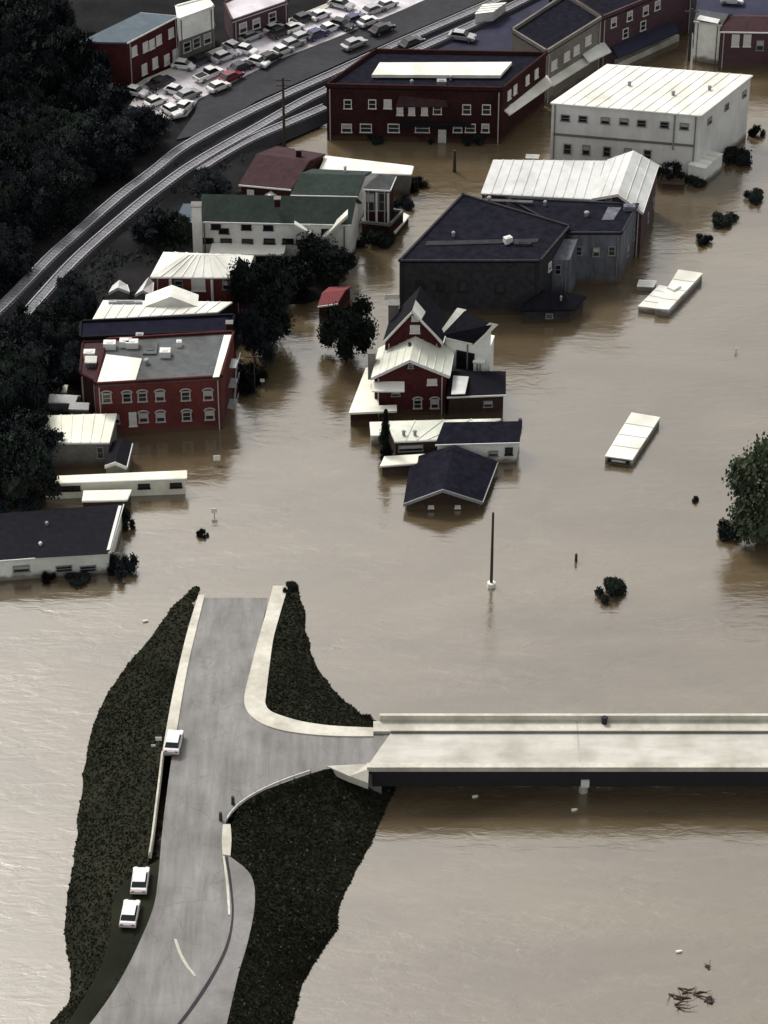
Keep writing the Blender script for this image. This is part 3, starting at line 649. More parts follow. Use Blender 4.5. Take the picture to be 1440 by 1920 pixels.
patch(b, [(846, 739), (872, 738), (879, 706), (850, 704)], 4.6, 'galvanised_roof', t=.1)
window(b, s['f'], 915, 757, 1.2, 1.0, 'dark')
# --- pale roofed shop in front of it, canopy, dark roof, gabled station
b, s = building('flat_roofed_shop', 'low shop with pale flat metal roof and two roof vents', 'shop', (742, 826), (822, 822), (936, 785), (727, 790), 3.0, 'brown_wood', 'pale_tin_roof', 'flat', parapet=0, over=.2, seams=1.2)
vent(b, 757, 816, 3.0, .3); vent(b, 778, 816, 3.0, .3); window(b, s['f'], 770, 840, 3.2, 1.0, 'dark')
b, s = building('white_shed', 'tiny white shed left of the black conifer', 'shed', (696, 815), (712, 814), (716, 796), (694, 797), 1.6, 'white_paint', 'white_metal_roof', 'shed', rise=.4, over=.15)
b, s = building('dark_roofed_shop', 'low pale walled shop with dark grey roof facing the open flood', 'shop', (820, 832), (970, 828), (975, 800), (836, 802), 3.2, 'white_paint', 'dark_roof', 'shed', rise=.8, over=.3)
window(b, s['f'], 954, 846, 1.0, 1.2, 'black'); window(b, s['f'], 925, 850, 1.2, .9, 'dark'); 
b, s = building('entry_canopy', 'cream flat canopy beside the black conifer', 'canopy', (716, 872), (792, 866), (802, 851), (724, 856), 1.7, 'brown_wood', 'cream_roof', 'flat', parapet=0, over=.25)
b, s = building('gabled_pavilion', 'dark shallow gabled roof pavilion standing nearest the open flood', 'pavilion', (762, 942), (899, 938), (927, 868), (775, 862), 1.3, 'brown_wood', 'dark_roof', 'gable_front', rise=2.2, over=.5, fascia='grey_metal')
for x in (808, 858): window(b, s['f'], x, 950, .7, .5, 'blind')
# --- green roofed houses
b, s = building('green_roofed_house', 'white two-storey house with long dark green gable roof', 'house', (376, 414), (652, 420), (672, 380), (396, 374), 6.6, 'white_paint', 'green_roof', 'gable_side', rise=2.6, over=.5, seams=0)
for x, y in ((405, 425), (462, 426), (503, 427), (420, 433), (612, 434)): window(b, s['f'], x, y, 1.4, .9, 'black')
for x, y in ((390, 451), (424, 452), (464, 453), (505, 452), (540, 452)): window(b, s['f'], x, y, 1.6, .9, 'black')
chimney(b, 368, 384, 9.5, 1.3, 9.0, 'white_paint'); chimney(b, 520, 372, 9.8, .8, 1.2, 'dark_brick')
n_ = Vector((0, -1, 0)); f0 = s['f'][0]-Vector((0, 1.7, 0))
for (x0_, y0_), (x1_, y1_), dep, dr in (((552, 420), (596, 446), 1.2, .3), ((604, 448), (652, 402), 2.6, .5)):
    p, q_ = hit(x0_, y0_, f0, n_), hit(x1_, y1_, f0, n_); mm = MB(); v = Vector((0, dr*2.6, .1)); mm.slab([p, q_, q_+v, p+v], .5); mm.build('white_gable_board', 'white_metal_roof', b)
b, s = building('porch', 'white front porch roof of the green roofed house', 'porch', (395, 476), (530, 476), (534, 462), (400, 462), 2.6, 'white_paint', 'white_metal_roof', 'shed', rise=.5, over=.2)
for x in (410, 440, 490, 520): window(b, s['f'], x, 486, 1.6, 1.2, 'black', 'opening')
b, s = building('side_wing', 'pale green lean-to wing left of the white house', 'house', (330, 412), (372, 414), (376, 392), (345, 392), 3.8, 'navy_wall', 'teal_roof', 'shed', rise=.8, over=.2)
b, s = building('green_roofed_house', 'smaller house with dark green hip roof behind the long green roof', 'house', (548, 364), (668, 366), (694, 322), (588, 318), 5.6, 'white_paint', 'green_roof', 'gable_side', rise=1.4, over=.3)
vent(b, 647, 318, 6.5, .3, .5, 'trim')
b, s = building('long_shed', 'long narrow shed with bright white metal roof behind the green roofs', 'shed', (600, 320), (768, 326), (772, 311), (612, 292), 3.6, 'grey_wall', 'white_metal_roof', 'flat', parapet=0, over=.2)
b, s = building('corner_tower', 'dark square corner tower with pale corner trim and grey cap', 'tower', (684, 352), (728, 354), (738, 332), (694, 330), 8.4, 'dark_brick', 'grey_roof', 'pyramid', rise=1.4, over=.4)
for x in (694, 718): window(b, s['f'], x, 378, 1.3, 3.0, 'dark')
aa, bb = s['f']
for p in (aa, bb, (aa+bb)/2): mm = MB(); mm.box((p.x, p.y-.12, 3.8), (.3, .2, 8)); mm.build('corner_trim', 'trim', b)
b, s = building('dark_porch', 'dark two-step porch with pale railing below the corner tower', 'porch', (678, 418), (730, 424), (756, 398), (700, 392), 2.8, 'dark_brick', 'slate_roof', 'flat', parapet=.4, over=0, pmat='grey_wall')
b, s = building('white_shed', 'small slanting white roof by the porch on the flooded street', 'shed', (728, 424), (740, 436), (766, 404), (752, 396), 1.2, 'dark_brick', 'white_metal_roof', 'flat', parapet=0, over=.1)
b, s = building('maroon_roofed_house', 'maroon roofed house below the railway siding', 'house', (452, 344), (545, 352), (606, 290), (520, 276), 4.2, 'dark_brick', 'maroon_roof', 'gable_side', rise=1.8, over=.4)
window(b, s['f'], 470, 362, 1.0, 1.2, 'blind'); chimney(b, 560, 280, 6.6, .8, 1.2)
b, s = building('white_shed', 'tiny white roofed shed between the maroon and green roofs', 'shed', (495, 372), (516, 372), (520, 360), (500, 360), 2.8, 'white_paint', 'white_metal_roof', 'gable_front', rise=.6, over=.15)
# --- white hip roof, stepped white roof, navy roof
b, s = building('hip_roofed_house', 'brick house with bright white hip roof and pale porch columns', 'house', (288, 517), (452, 518), (468, 480), (312, 474), 6.6, 'red_brick', 'white_metal_roof', 'hip', rise=1.6, over=.5, hipin=.3, seams=1.4)
for x in (335, 425): window(b, s['f'], x, 534, 1.2, 1.5, 'dark')
window(b, s['f'], 372, 534, 1.9, 2.0, 'blind')
for x in (320, 398): p = hit(x, 535, s['f'][0], Vector((0, -1, 0))); mm = MB(); mm.tube((p.x, p.y-.3, 0), (p.x, p.y-.3, 6.2), .22, .2, 10); mm.build('column', 'trim', b)
b, s = building('low_annex', 'low white roofed annex in front of the hip roofed house', 'building', (176, 598), (405, 584), (432, 566), (196, 563), 5.0, 'navy_wall', 'white_metal_roof', 'flat', parapet=0, over=.2, seams=1.5)
p = W(322, 562, 5.0); mm = MB(); mm.slab([(p.x-3.6, p.y-1.8, 5.05), (p.x, p.y-1.6, 6.5), (p.x, p.y+1.4, 6.5), (p.x-3.6, p.y+1.2, 5.05)], .15); mm.slab([(p.x, p.y-1.6, 6.5), (p.x+3.6, p.y-1.8, 5.05), (p.x+3.6, p.y+1.2, 5.05), (p.x, p.y+1.4, 6.5)], .15); mm.face([(p.x-3.5, p.y-1.7, 5), (p.x+3.5, p.y-1.7, 5), (p.x, p.y-1.5, 6.4)]); mm.build('roof_gable', 'white_metal_roof', b)
roofbox(b, 235, 568, 5.0, (4.5, .6, .3), 'grey_metal')
b, s = building('navy_roofed_building', 'long building with navy black roof behind the red brick store', 'building', (150, 634), (432, 622), (440, 592), (152, 604), 6.4, 'dark_brick', 'navy_roof', 'flat', parapet=.3, over=0, pmat='slate_roof')
roofbox(b, 262, 632, 6.4, (1, .8, .5)); chimney(b, 430, 605, 7.6, .8, 1.4)
for P, lab in (([(205, 548), (240, 546), (236, 534), (212, 536)], 'tiny pale gabled shed left of the hip roofed house'), ([(254, 552), (284, 552), (286, 530), (272, 528)], 'narrow pale lean-to shed against the hip roofed house')):
    building('garden_shed', lab, 'shed', *P, 2.8, 'grey_wall', 'galvanised_roof', 'gable_front', rise=.8, over=.15)
# --- red brick store
b, s = building('brick_store', 'two-storey red brick store with round-topped windows and grey flat roof', 'store', (178, 722), (415, 708), (438, 624), (200, 638), 8.0, 'red_brick', 'grey_roof', 'flat', parapet=.35, over=0, pmat='wine_brick')
for x, y in ((200, 746), (238, 745), (267, 744), (300, 743), (348, 742), (390, 741)): window(b, s['f'], x, y, 1.25, 1.5, 'arch')
for x, y in ((269, 783), (301, 782), (350, 780), (393, 778)): window(b, s['f'], x, y, 1.25, 1.5, 'arch')
window(b, s['f'], 249, 786, 1.0, 2.2, 'blind', 'door'); window(b, s['f'], 215, 786, 1.3, 1.4, 'dark')
patch(b, [(182, 717), (254, 713), (266, 672), (199, 664)], 8.12, 'white_metal_roof', 'white_roof_membrane', .1)
patch(b, [(399, 707), (411, 706), (434, 628), (420, 628)], 8.40, 'white_metal_roof', 'white_parapet_cap', .1)
for x, y in ((206, 652), (236, 648), (248, 650)): roofbox(b, x, y, 8.0, (1.6, 1.1, .9), 'trim')
roofbox(b, 310, 667, 8.0, (1.4, 1.2, .9), 'trim'); roofbox(b, 336, 649, 8.0, (.7, .7, .8), 'trim'); vent(b, 275, 682, 8, .4); roofbox(b, 282, 655, 8.0, (1.8, 2.8, .25), 'grey_roof')
fe = MB(); aa, bb = s['r']; dd = (bb-aa).normalized(); nn = Vector((dd.y, -dd.x, 0))
for k, zz in enumerate((2.2, 4.6, 6.8)):
    p = lerp(aa, bb, .25+k*.12); fe.box((p.x+nn.x*.8, p.y+nn.y*.8, zz), (2.2, .9, .08), math.atan2(dd.y, dd.x))
    fe.box((p.x+nn.x*1.5, p.y+nn.y*1.5, zz+.9), (2.6, .06, .06), math.atan2(dd.y, dd.x))
    for u in (-1.2, 0, 1.2): fe.tube(p+dd*u+nn*1.5+Vector((0, 0, zz-8)), p+dd*u+nn*1.5+Vector((0, 0, zz+.9-8)), .04, .04, 4)
    if k < 2: q = lerp(aa, bb, .25+(k+1)*.12); fe.tube(Vector((p.x, p.y, zz))+nn*1.1, Vector((q.x, q.y, zz+2.3))+nn*1.1+dd*1, .12, .12, 4)
fe.build('fire_escape', 'grey_metal', b)
b, s = building('dark_annex', 'dark maroon roofed annex on the left of the red brick store', 'building', (150, 700), (182, 718), (200, 640), (155, 642), 6.0, 'dark_brick', 'maroon_roof', 'flat', parapet=.2, over=0)
roofbox(b, 168, 668, 6, (1.5, 1.1, .8), 'trim')
# --- left foreground group
b, s = building('white_roofed_shed', 'grey walled shed with bright cream metal roof below the red store', 'shed', (80, 829), (203, 828), (217, 782), (75, 786), 3.8, 'grey_wall', 'cream_roof', 'shed', rise=.5, over=.2, seams=1.2)
window(b, s['f'], 188, 848, .9, 1.8, 'dark'); 
b, s = building('open_porch', 'small open porch frame with pale gable edge beside the shed', 'porch', (198, 872), (236, 874), (246, 832), (212, 830), 2.6, 'grey_wall', 'slate_roof', 'gable_front', rise=.7, over=.2)
b, s = building('cream_bungalow', 'long low cream building with dark windows at the edge of the flood', 'bungalow', (84, 906), (346, 896), (346, 882), (86, 893), 2.5, 'cream_roof', 'cream_roof', 'flat', parapet=0, over=.2)
for x, w_ in ((120, 2.6), (142, 1.2), (270, 1.5), (330, 1.5), (92, .7)): window(b, s['f'], x, 917-(x-90)*.03, w_, .8, 'black')
b, s = building('flat_canopy', 'low cream canopy in front of the cream bungalow', 'canopy', (155, 938), (236, 936), (244, 918), (158, 920), 1.9, 'brown_wood', 'cream_roof', 'flat', parapet=0, over=.1)
b, s = building('dark_roofed_hall', 'long hall with black roof and bright white front wall at the left', 'hall', (-160, 1062), (203, 1034), (229, 945), (-110, 972), 3.2, 'white_paint', 'slate_roof', 'flat', parapet=0, over=.15)
patch(b, [(66, 1040), (202, 1034), (203, 1038), (66, 1046)], 3.30, 'slate_roof', 'roof_edge', .05)
patch(b, [(222, 948), (228, 948), (206, 1030), (200, 1031)], 3.36, 'trim', 'roof_edge', .1); vent(b, 88, 985, 3.2, .25, .4, 'grey_metal'); vent(b, 76, 1022, 3.2, .25, .3, 'trim')
for x in (40, 120, 165): window(b, s['f'], x, 1066, 2.0, 1.0, 'dark')
for P, lab in (([(92, 733), (124, 733), (128, 722), (96, 721)], 'small cream roofed hut, upper one of the three under the dark trees'), ([(90, 752), (140, 754), (150, 742), (100, 738)], 'long pale hut roof, middle one of the three under the dark trees'), ([(130, 765), (165, 766), (168, 756), (136, 754)], 'bluish grey hut roof nearest the red brick store')):
    building('garden_shed', lab, 'shed', *P, 2.6, 'grey_wall', 'cream_roof' if 'cream' in lab else 'galvanised_roof', 'gable_side', rise=.5, over=.1)
building('garden_shed', 'small white hut roof alone against the dark trees by the annex', 'shed', (160, 678), (180, 678), (182, 668), (162, 668), 6.9, 'grey_wall', 'white_metal_roof', 'gable_side', rise=.4, over=.1)

# --- store row at the top: corner store, cream front, rose brick
b, s = building('corner_store', 'dark brick two-storey corner store with navy roof and pale windows', 'store', (612, 163), (942, 170), (1024, 104), (704, 98), 9.0, 'dark_brick', 'dark_roof', 'flat', parapet=.6, over=0)
patch(b, [(697, 140), (938, 141), (960, 116), (712, 117)], 9.7, 'white_metal_roof', 'white_roof_strip', .5)
for x in (652, 698, 727): window(b, s['f'], x, 195, 1.2, 1.6, 'blind' if x == 727 else 'white')
for x in (750, 772, 796): window(b, s['f'], x, 208, 1.0, 1.5, 'blind')
for x in (820, 875, 912): window(b, s['f'], x, 205, 1.3, 1.7, 'white')
for x, w_ in ((686, 1.8), (738, 1.8), (792, 2.2), (858, 1.4), (882, 1.6), (910, 1.2), (650, 1.6)): window(b, s['f'], x, 240, w_, 1.5, 'white')
for x, y in ((954, 178), (965, 168), (988, 150), (1005, 138), (936+20, 205)): window(b, s['r'], x, y, 1.0, 1.6, 'blind')
window(b, s['f'], 829, 256, 1.2, 2.4, 'blind', 'door')
mm = MB(); a_, b_ = s['f']; p0 = hit(790, 226, a_, Vector((0, -1, 0))); mm.slab([(p0.x-3, p0.y-1.6, p0.z), (p0.x+7.5, p0.y-1.6, p0.z), (p0.x+7.5, p0.y-.05, p0.z+.6), (p0.x-3, p0.y-.05, p0.z+.6)], .2); mm.build('awning', 'slate_roof', b)
mm = MB(); p1 = hit(765, 192, a_, Vector((0, -1, 0))); mm.slab([(p1.x-1.8, p1.y-1.2, p1.z), (p1.x+6, p1.y-1.2, p1.z), (p1.x+5, p1.y-.05, p1.z+2.2), (p1.x-1, p1.y-.05, p1.z+2.2)], .2); mm.build('mansard_hood', 'maroon_roof', b)
mm = MB(); mm.slab([W(940, 202, 5.6), W(956, 214, 5.0), W(1036, 158, 4.8), W(1026, 140, 5.4)], .25); mm.build('long_awning', 'white_metal_roof', b)
vent(b, 845, 150, 9); roofbox(b, 828, 158, 9, (1.4, 1, .7)); vent(b, 772, 158, 9)
b, s = building('cream_store', 'store with tan brick front and pale upper windows in the street row', 'store', (1025, 100), (1128, 36), (1060, -6), (960, 60), 9.0, 'tan_brick', 'dark_roof', 'flat', parapet=.6, over=0)
for k, (x, y) in enumerate(((1038, 122), (1062, 106), (1080, 94), (1102, 76))): window(b, s['f'], x, y, 1.5, 1.6, 'blind')
mm = MB(); mm.slab([W(1026, 146, 4.4), W(1037, 160, 3.8), W(1104, 118, 3.8), W(1096, 100, 4.4)], .25); mm.slab([W(1090, 98, 5.0), W(1104, 116, 4.4), W(1146, 96, 4.4), W(1130, 74, 5.0)], .25); mm.build('long_awning', 'white_metal_roof', b)
b, s = building('rose_brick_store', 'rose brick store with dark awning in the street row', 'store', (1129, 36), (1300, -34), (1240, -76), (1060, -8), 9.0, 'rose_brick', 'dark_roof', 'flat', parapet=.6, over=0)
for x, y in ((1150, 42), (1180, 30), (1210, 20), (1232, 10), (1172, 62), (1205, 48)): window(b, s['f'], x, y, 1.2, 1.7, 'white')
mm = MB(); mm.slab([W(1148, 88, 3.6), W(1158, 108, 3.1), W(1272, 60, 3.1), W(1264, 36, 3.6)], .25); mm.build('long_awning', 'lot_blue', b)
b, s = building('brick_store', 'dark red store behind the asphalt lot at the top', 'store', (1030, -4), (1180, -26), (1200, -70), (1040, -50), 6, 'dark_brick', 'dark_roof', 'flat', parapet=.4, over=0)
b, s = building('white_walled_house', 'narrow house with pale grey wall at the top right', 'house', (1304, 38), (1352, 45), (1372, 28), (1318, 20), 7, 'blue_grey_wall', 'grey_roof', 'gable_side', rise=1.0, over=.3)
MATS['pale_wall'] = MATS['white_paint']
patch(b, [(1306, 36), (1346, 44), (1350, 36), (1312, 28)], 7.6, 'galvanised_roof', t=.1)
aa, bb = s['f']; mm = MB(); dd = (bb-aa).normalized(); nn = Vector((dd.y, -dd.x, 0)); mm.slab([aa+nn*.1-Vector((0, 0, .4)), bb+nn*.1-Vector((0, 0, .4)), bb+nn*.02-Vector((0, 0, .4)), aa+nn*.02-Vector((0, 0, .4))], 7); mm.build('pale_cladding', 'white_paint', b)
b, s = building('brick_house', 'red brick house with two pale windows at the top right corner', 'house', (1352, 58), (1490, 60), (1500, 30), (1370, 28), 6.4, 'rose_brick', 'maroon_roof', 'gable_side', rise=1.2, over=.3)
for x in (1379, 1401): window(b, s['f'], x, 76, 1.2, 2.2, 'blind')
window(b, s['f'], 1425, 85, 1.2, 1.8, 'dark')
# --- top left: teal roof, brick row, white block
b, s = building('brick_row_building', 'long red brick building with faded teal roof and a line of white upper windows', 'store', (238, 79), (332, 30), (262, 24), (150, 78), 9, 'wine_brick', 'teal_roof', 'flat', parapet=0, over=.1, zb=0)
for x, y in ((251, 96), (272, 88), (284, 83), (297, 75), (320, 62)): window(b, s['f'], x, y, 1.2, 1.7, 'blind')
for x, y in ((270, 130), (290, 118), (312, 112), (328, 102)): window(b, s['f'], x, y, 1.2, 1.9, 'blind')
b, s = building('tan_store', 'small tan fronted store at the left end of the brick row', 'store', (196, 96), (236, 82), (216, 66), (184, 78), 5, 'tan_brick', 'slate_roof', 'flat', parapet=.3, over=0, zb=0)
window(b, s['f'], 212, 108, 1.2, 1.7, 'blind')
b, s = building('white_block', 'bright white block storey above a glass fronted shop at the top left', 'building', (334, 36), (400, 12), (388, -4), (330, 12), 9.2, 'white_paint', 'white_metal_roof', 'flat', parapet=.2, over=0, zb=5.4)
b, s = building('shop_front', 'grey lower shop front beneath the white block', 'shop', (335, 74), (402, 48), (392, 30), (328, 52), 4.9, 'grey_wall', 'grey_roof', 'flat', parapet=.2, over=0, zb=0)
for x, y in ((350, 88), (368, 80), (388, 72)): window(b, s['f'], x, y, 1.5, 1.8, 'white')
b, s = building('pale_store', 'pale flat store at the top edge above the parking lot', 'store', (436, 40), (540, 4), (500, -30), (420, 6), 5.5, 'rose_brick', 'lot_pale', 'flat', parapet=.3, over=0, zb=0)
for x, y in ((455, 52), (480, 44), (510, 32)): window(b, s['f'], x, y, 1.5, 1.8, 'white')
b, s = building('storage_shed', 'long cream roofed shed at the corner of the pale parking lot', 'shed', (250, 238), (306, 230), (306, 218), (254, 226), 3.2, 'grey_wall', 'cream_roof', 'shed', rise=.3, over=.2, zb=0)

# --- red roofed stall by the street trees
b, s = building('red_roofed_kiosk', 'small kiosk with faded red roof between the two street trees', 'kiosk', (598, 572), (632, 566), (656, 538), (618, 540), 2.6, 'dark_brick', 'red_canvas', 'gable_side', rise=.7, over=.3)

# ------------------------------------------------------------------ trees
def make_crown(kind, seed, leafmat, n=5200, size=.22):
    random.seed(seed); mb = MB(); cl = []
    for _ in range(13):
        if kind == 'round': c = Vector((random.gauss(0, .42), random.gauss(0, .42), random.uniform(.35, 1.15))); r = random.uniform(.30, .48)
        elif kind == 'conifer': t = random.random(); c = Vector((random.gauss(0, .16*(1.2-t)), random.gauss(0, .16*(1.2-t)), .1+t*1.5)); r = .14+.30*(1-t)
        else: c = Vector((random.gauss(0, .5), random.gauss(0, .5), random.uniform(.15, .5))); r = random.uniform(.28, .42)
        c.x = max(-.8, min(.8, c.x)); c.y = max(-.8, min(.8, c.y)); cl.append((c, r))
    for _ in range(n):
        c, r = random.choice(cl); d = Vector((random.gauss(0, 1), random.gauss(0, 1), random.gauss(0, 1))).normalized()
        p = c+d*r*(random.random()**.35)*random.uniform(.85, 1.12)
        u = Vector((random.gauss(0, 1), random.gauss(0, 1), random.gauss(0, 1))).normalized(); v = u.orthogonal().normalized(); s = size*.17*random.uniform(.6, 1.3)
        mb.face([p-u*s, p-v*s*.7, p+u*s, p+v*s*.7])
    for c, r in cl:     # dense inner mass
        for _ in range(60):
            d = Vector((random.gauss(0, 1), random.gauss(0, 1), random.gauss(0, 1))).normalized(); p = c+d*r*.7*random.random()**.5
            u = Vector((random.gauss(0, 1), random.gauss(0, 1), random.gauss(0, 1))).normalized(); v = u.orthogonal().normalized(); s = r*.30
            mb.face([p-u*s, p-v*s, p+u*s, p+v*s])
    me = bpy.data.meshes.new('crown'); me.from_pydata(mb.v, [], mb.f); me.materials.append(MATS[leafmat]); return me
def make_trunk(seed):
    random.seed(seed); mb = MB(); mb.tube((0, 0, -.35), (.02, .01, .5), .055, .035, 8)
    for k in range(6):
        a = k*1.05+random.random(); z0 = .15+.06*k; mb.tube((.01, 0, z0), (math.cos(a)*.45, math.sin(a)*.45, z0+.45), .025, .008, 5)
    o = mb.build('trunk', 'bark', local=True); me = o.data; bpy.data.objects.remove(o); return me
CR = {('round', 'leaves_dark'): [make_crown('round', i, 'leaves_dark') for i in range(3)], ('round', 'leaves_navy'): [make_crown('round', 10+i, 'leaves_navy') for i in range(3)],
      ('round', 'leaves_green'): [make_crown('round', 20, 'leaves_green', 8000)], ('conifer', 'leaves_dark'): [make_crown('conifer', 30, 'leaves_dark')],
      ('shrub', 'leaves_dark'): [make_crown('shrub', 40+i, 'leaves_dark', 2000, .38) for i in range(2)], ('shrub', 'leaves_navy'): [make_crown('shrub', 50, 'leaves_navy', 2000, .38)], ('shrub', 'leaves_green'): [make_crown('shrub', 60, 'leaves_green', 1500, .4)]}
TR = [make_trunk(90+i) for i in range(3)]
random.seed(11)
def tree(px, py, r, h, kind='round', lm='leaves_dark', label='', group=None, z=0, name=None, base=True):
    """px,py: where the trunk meets the ground or water (z); r crown radius, h crown height factor"""
    p = W(px, py, z) if base else W(px, py, z)
    nm = name or {'round': 'broadleaf_tree', 'conifer': 'conifer_tree', 'shrub': 'shrub'}[kind]
    o = empty(nm, p, label, 'shrub' if kind == 'shrub' else 'tree', group, random.uniform(0, 6.28)); o.scale = (r, r*random.uniform(.9, 1.1), h)
    c = bpy.data.objects.new('crown', random.choice(CR[(kind, lm)])); COL.objects.link(c); c.parent = o
    t = bpy.data.objects.new('trunk', random.choice(TR)); COL.objects.link(t); t.parent = o
    return o
# picked out trees: (px, py, radius, height, kind, leaves, label)
named = [
 (660, 668, 4.3, 5.6, 'round', 'leaves_dark', 'round black-green tree standing in the flood left of the Victorian house'),
 (505, 620, 4.6, 7.0, 'round', 'leaves_dark', 'tall dark tree right of the hip roofed brick house'),
 (478, 680, 3.6, 6.0, 'round', 'leaves_navy', 'dark tree at the right side of the red brick store'),
 (604, 530, 4.6, 4.7, 'round', 'leaves_dark', 'broad dark tree in front of the long green roofed house'),
 (556, 556, 3.4, 4.0, 'round', 'leaves_dark', 'dark tree between the kiosk and the tall street tree'),
 (724, 862, 2.0, 4.6, 'conifer', 'leaves_dark', 'narrow black conifer beside the cream canopy'),
 (1436, 1004, 6.0, 8.0, 'round', 'leaves_green', 'green tree standing in the flood at the right edge'),
 (1150, 1116, 2.1, 2.4, 'shrub', 'leaves_dark', 'round black bush in the open flood above the bridge'),
 (690, 1360, 1.2, 1.6, 'shrub', 'leaves_dark', 'small dark bush at the bridge corner'),
 (548, 1108, 1.1, 1.4, 'shrub', 'leaves_dark', 'small brown-black bush at the tip of the sidewalk'),
 (1415, 372, 1.6, 2.0, 'shrub', 'leaves_dark', 'half-drowned dark bush near the right edge'),
 (1358, 416, 1.9, 1.8, 'shrub', 'leaves_dark', 'half-drowned wide bush right of the brick side wall'),
 (1322, 455, 1.1, 1.5, 'shrub', 'leaves_navy', 'small drowned bush above the white trailers'),
 (1418, 252, 1.3, 2.0, 'shrub', 'leaves_dark', 'small dark bush right of the warehouse corner'),
 (1262, 332, 2.2, 3.4, 'shrub', 'leaves_dark', 'dark bush against the warehouse front wall'),
 (1380, 300, 2.2, 2.6, 'shrub', 'leaves_dark', 'dark bush below the right wall of the warehouse'),
 (1300, 345, 1.8, 1.6, 'shrub', 'leaves_dark', 'dark bush beside the white box truck'),
 (90, 1086, 1.0, 1.5, 'shrub', 'leaves_dark', 'dark bush before the white hall wall, left of the pair'),
 (150, 1084, 1.8, 1.1, 'shrub', 'leaves_dark', 'low wide bush before the white hall wall, right of the pair'),
 (226, 1070, 1.6, 3.2, 'shrub', 'leaves_navy', 'dark bush at the right corner of the black roofed hall'),
 (235, 985, 1.3, 3.2, 'shrub', 'leaves_dark', 'dark bush behind the black roofed hall'),
 (380, 1003, .75, 1.1, 'shrub', 'leaves_dark', 'small dark drowned bush left of the main street'),
 (468, 722, 2.6, 4.0, 'shrub', 'leaves_dark', 'dark bush at the street corner of the red brick store'),
 (40, 940, 2.6, 2.4, 'shrub', 'leaves_navy', 'dark bush left of the cream bungalow'),
 (1305, 940, .5, .9, 'shrub', 'leaves_dark', 'tiny drowned bush left of the green tree'),
 (1372, 1000, 1.9, 2.6, 'shrub', 'leaves_dark', 'dark bush at the foot of the green tree'),
 (506, 556, 3.0, 4.0, 'round', 'leaves_navy', 'dark tree touching the white hip roof'),
 (705, 460, 2.6, 3.0, 'shrub', 'leaves_dark', 'dark bush under the dark porch by the street'),
 (780, 350, 1.9, 1.6, 'shrub', 'leaves_dark', 'brown-black bush right of the corner tower'),
 (760, 385, 1.4, 1.8, 'shrub', 'leaves_navy', 'small dark bush beside the dark porch'),
 (820, 262, 1.8, 2.0, 'shrub', 'leaves_dark', 'dark bush before the corner store door'),
 (880, 262, 2.0, 2.2, 'shrub', 'leaves_navy', 'dark bush at the street corner of the corner store'),
 (700, 265, 1.6, 1.6, 'shrub', 'leaves_dark', 'dark bush before the left half of the corner store'),
]
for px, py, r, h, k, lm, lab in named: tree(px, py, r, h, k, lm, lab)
# dark woods at the upper left: every tree its own object
woods = []
zones = [((0, 330), (20, 420), 34, 4.2), ((20, 240), (150, 330), 26, 4.5), ((150, 335), (330, 480), 14, 4.2), ((150, 270), (440, 640), 18, 4.0), ((0, 130), (640, 880), 24, 4.0), ((300, 420), (300, 372), 11, 3.6)]
def along_rail(px, py):
    for P in (trackA, trackB):
        for i in range(len(P)-1):
            a, b = Vector(P[i]), Vector(P[i+1]); d = b-a; t = max(0, min(1, (Vector((px, py))-a).dot(d)/d.dot(d)))
            if (Vector((px, py))-a-d*t).length < 17: return True
    return False
def above_rail(px, py): # left of the tracks
    return py < interp([(p[1], p[0]) for p in trackA] and [(y, x) for x, y in trackA][::-1], 0) if False else None
def trackY(px, P=trackA):
    for a, b in zip(P, P[1:]):
        if a[0] <= px <= b[0]: return a[1]+(b[1]-a[1])*(px-a[0])/(b[0]-a[0])
    return 700
blocked = [[(380, 350), (690, 350), (690, 480), (320, 480)], [(170, 455), (480, 455), (480, 650), (170, 650)], [(145, 590), (450, 590), (450, 830), (145, 830)], [(70, 770), (270, 770), (270, 890), (70, 890)], [(440, 250), (800, 250), (800, 380), (440, 380)],
           [(110, 20), (420, 20), (420, 250), (235, 250), (200, 150), (110, 120)], [(70, 700), (180, 700), (180, 780), (70, 780)]]
def inblock(px, py): return any(inside(Vector((px, py)), [Vector(q) for q in B]) for B in blocked)
places = ['beside the railway', 'in the dark woods at the upper left', 'behind the red brick store', 'in the woods at the left edge']
cand = []
gy = 60
while gy < 900:
    gx = -30
    while gx < 470:
        x, y = gx+random.uniform(-14, 14), gy+random.uniform(-9, 9)
        ty, tb = trackY(x), trackY(x, trackB)
        ok = not inblock(x, y)
        if ok:
            if y < ty: ok = (ty-y > 58) and x < 250+(y < 60)*-150 or (x < 330 and 250 < y and ty-y > 50)
            else: ok = y > tb+40
        if y > 300 and x > 430: ok = False
        if y > 850 and x > 60: ok = False
        if y > 640 and x > 150: ok = False
        if y > ty and x > 330 and y > 380: ok = False
        if ok: cand.append((x, y))
        gx += 44
    gy += 31
marks = [((33, 208), 'the small white roof at the left edge'), ((95, 286), 'the grey-green roof in the woods'), ((92, 346), 'the white roof nearest the railway'), ((200, 60), 'the faded teal roof'), ((250, 178), 'the left end of the pale lot'),
         ((330, 330), 'the bend of the railway'), ((60, 520), 'the railway at the left edge'), ((205, 545), 'the pale gabled shed'), ((100, 730), 'the three pale hut roofs'), ((75, 800), 'the cream roofed shed'), ((20, 60), 'the top left corner'),
         ((20, 900), 'the cream bungalow'), ((160, 620), 'the navy roofed building'), ((355, 400), 'the pale green lean-to'), ((10, 420), 'the left edge above the tracks'), ((10, 720), 'the left edge below the tracks'), ((200, 230), 'the low corner of the pale lot'), ((120, 150), 'the middle of the upper woods')]
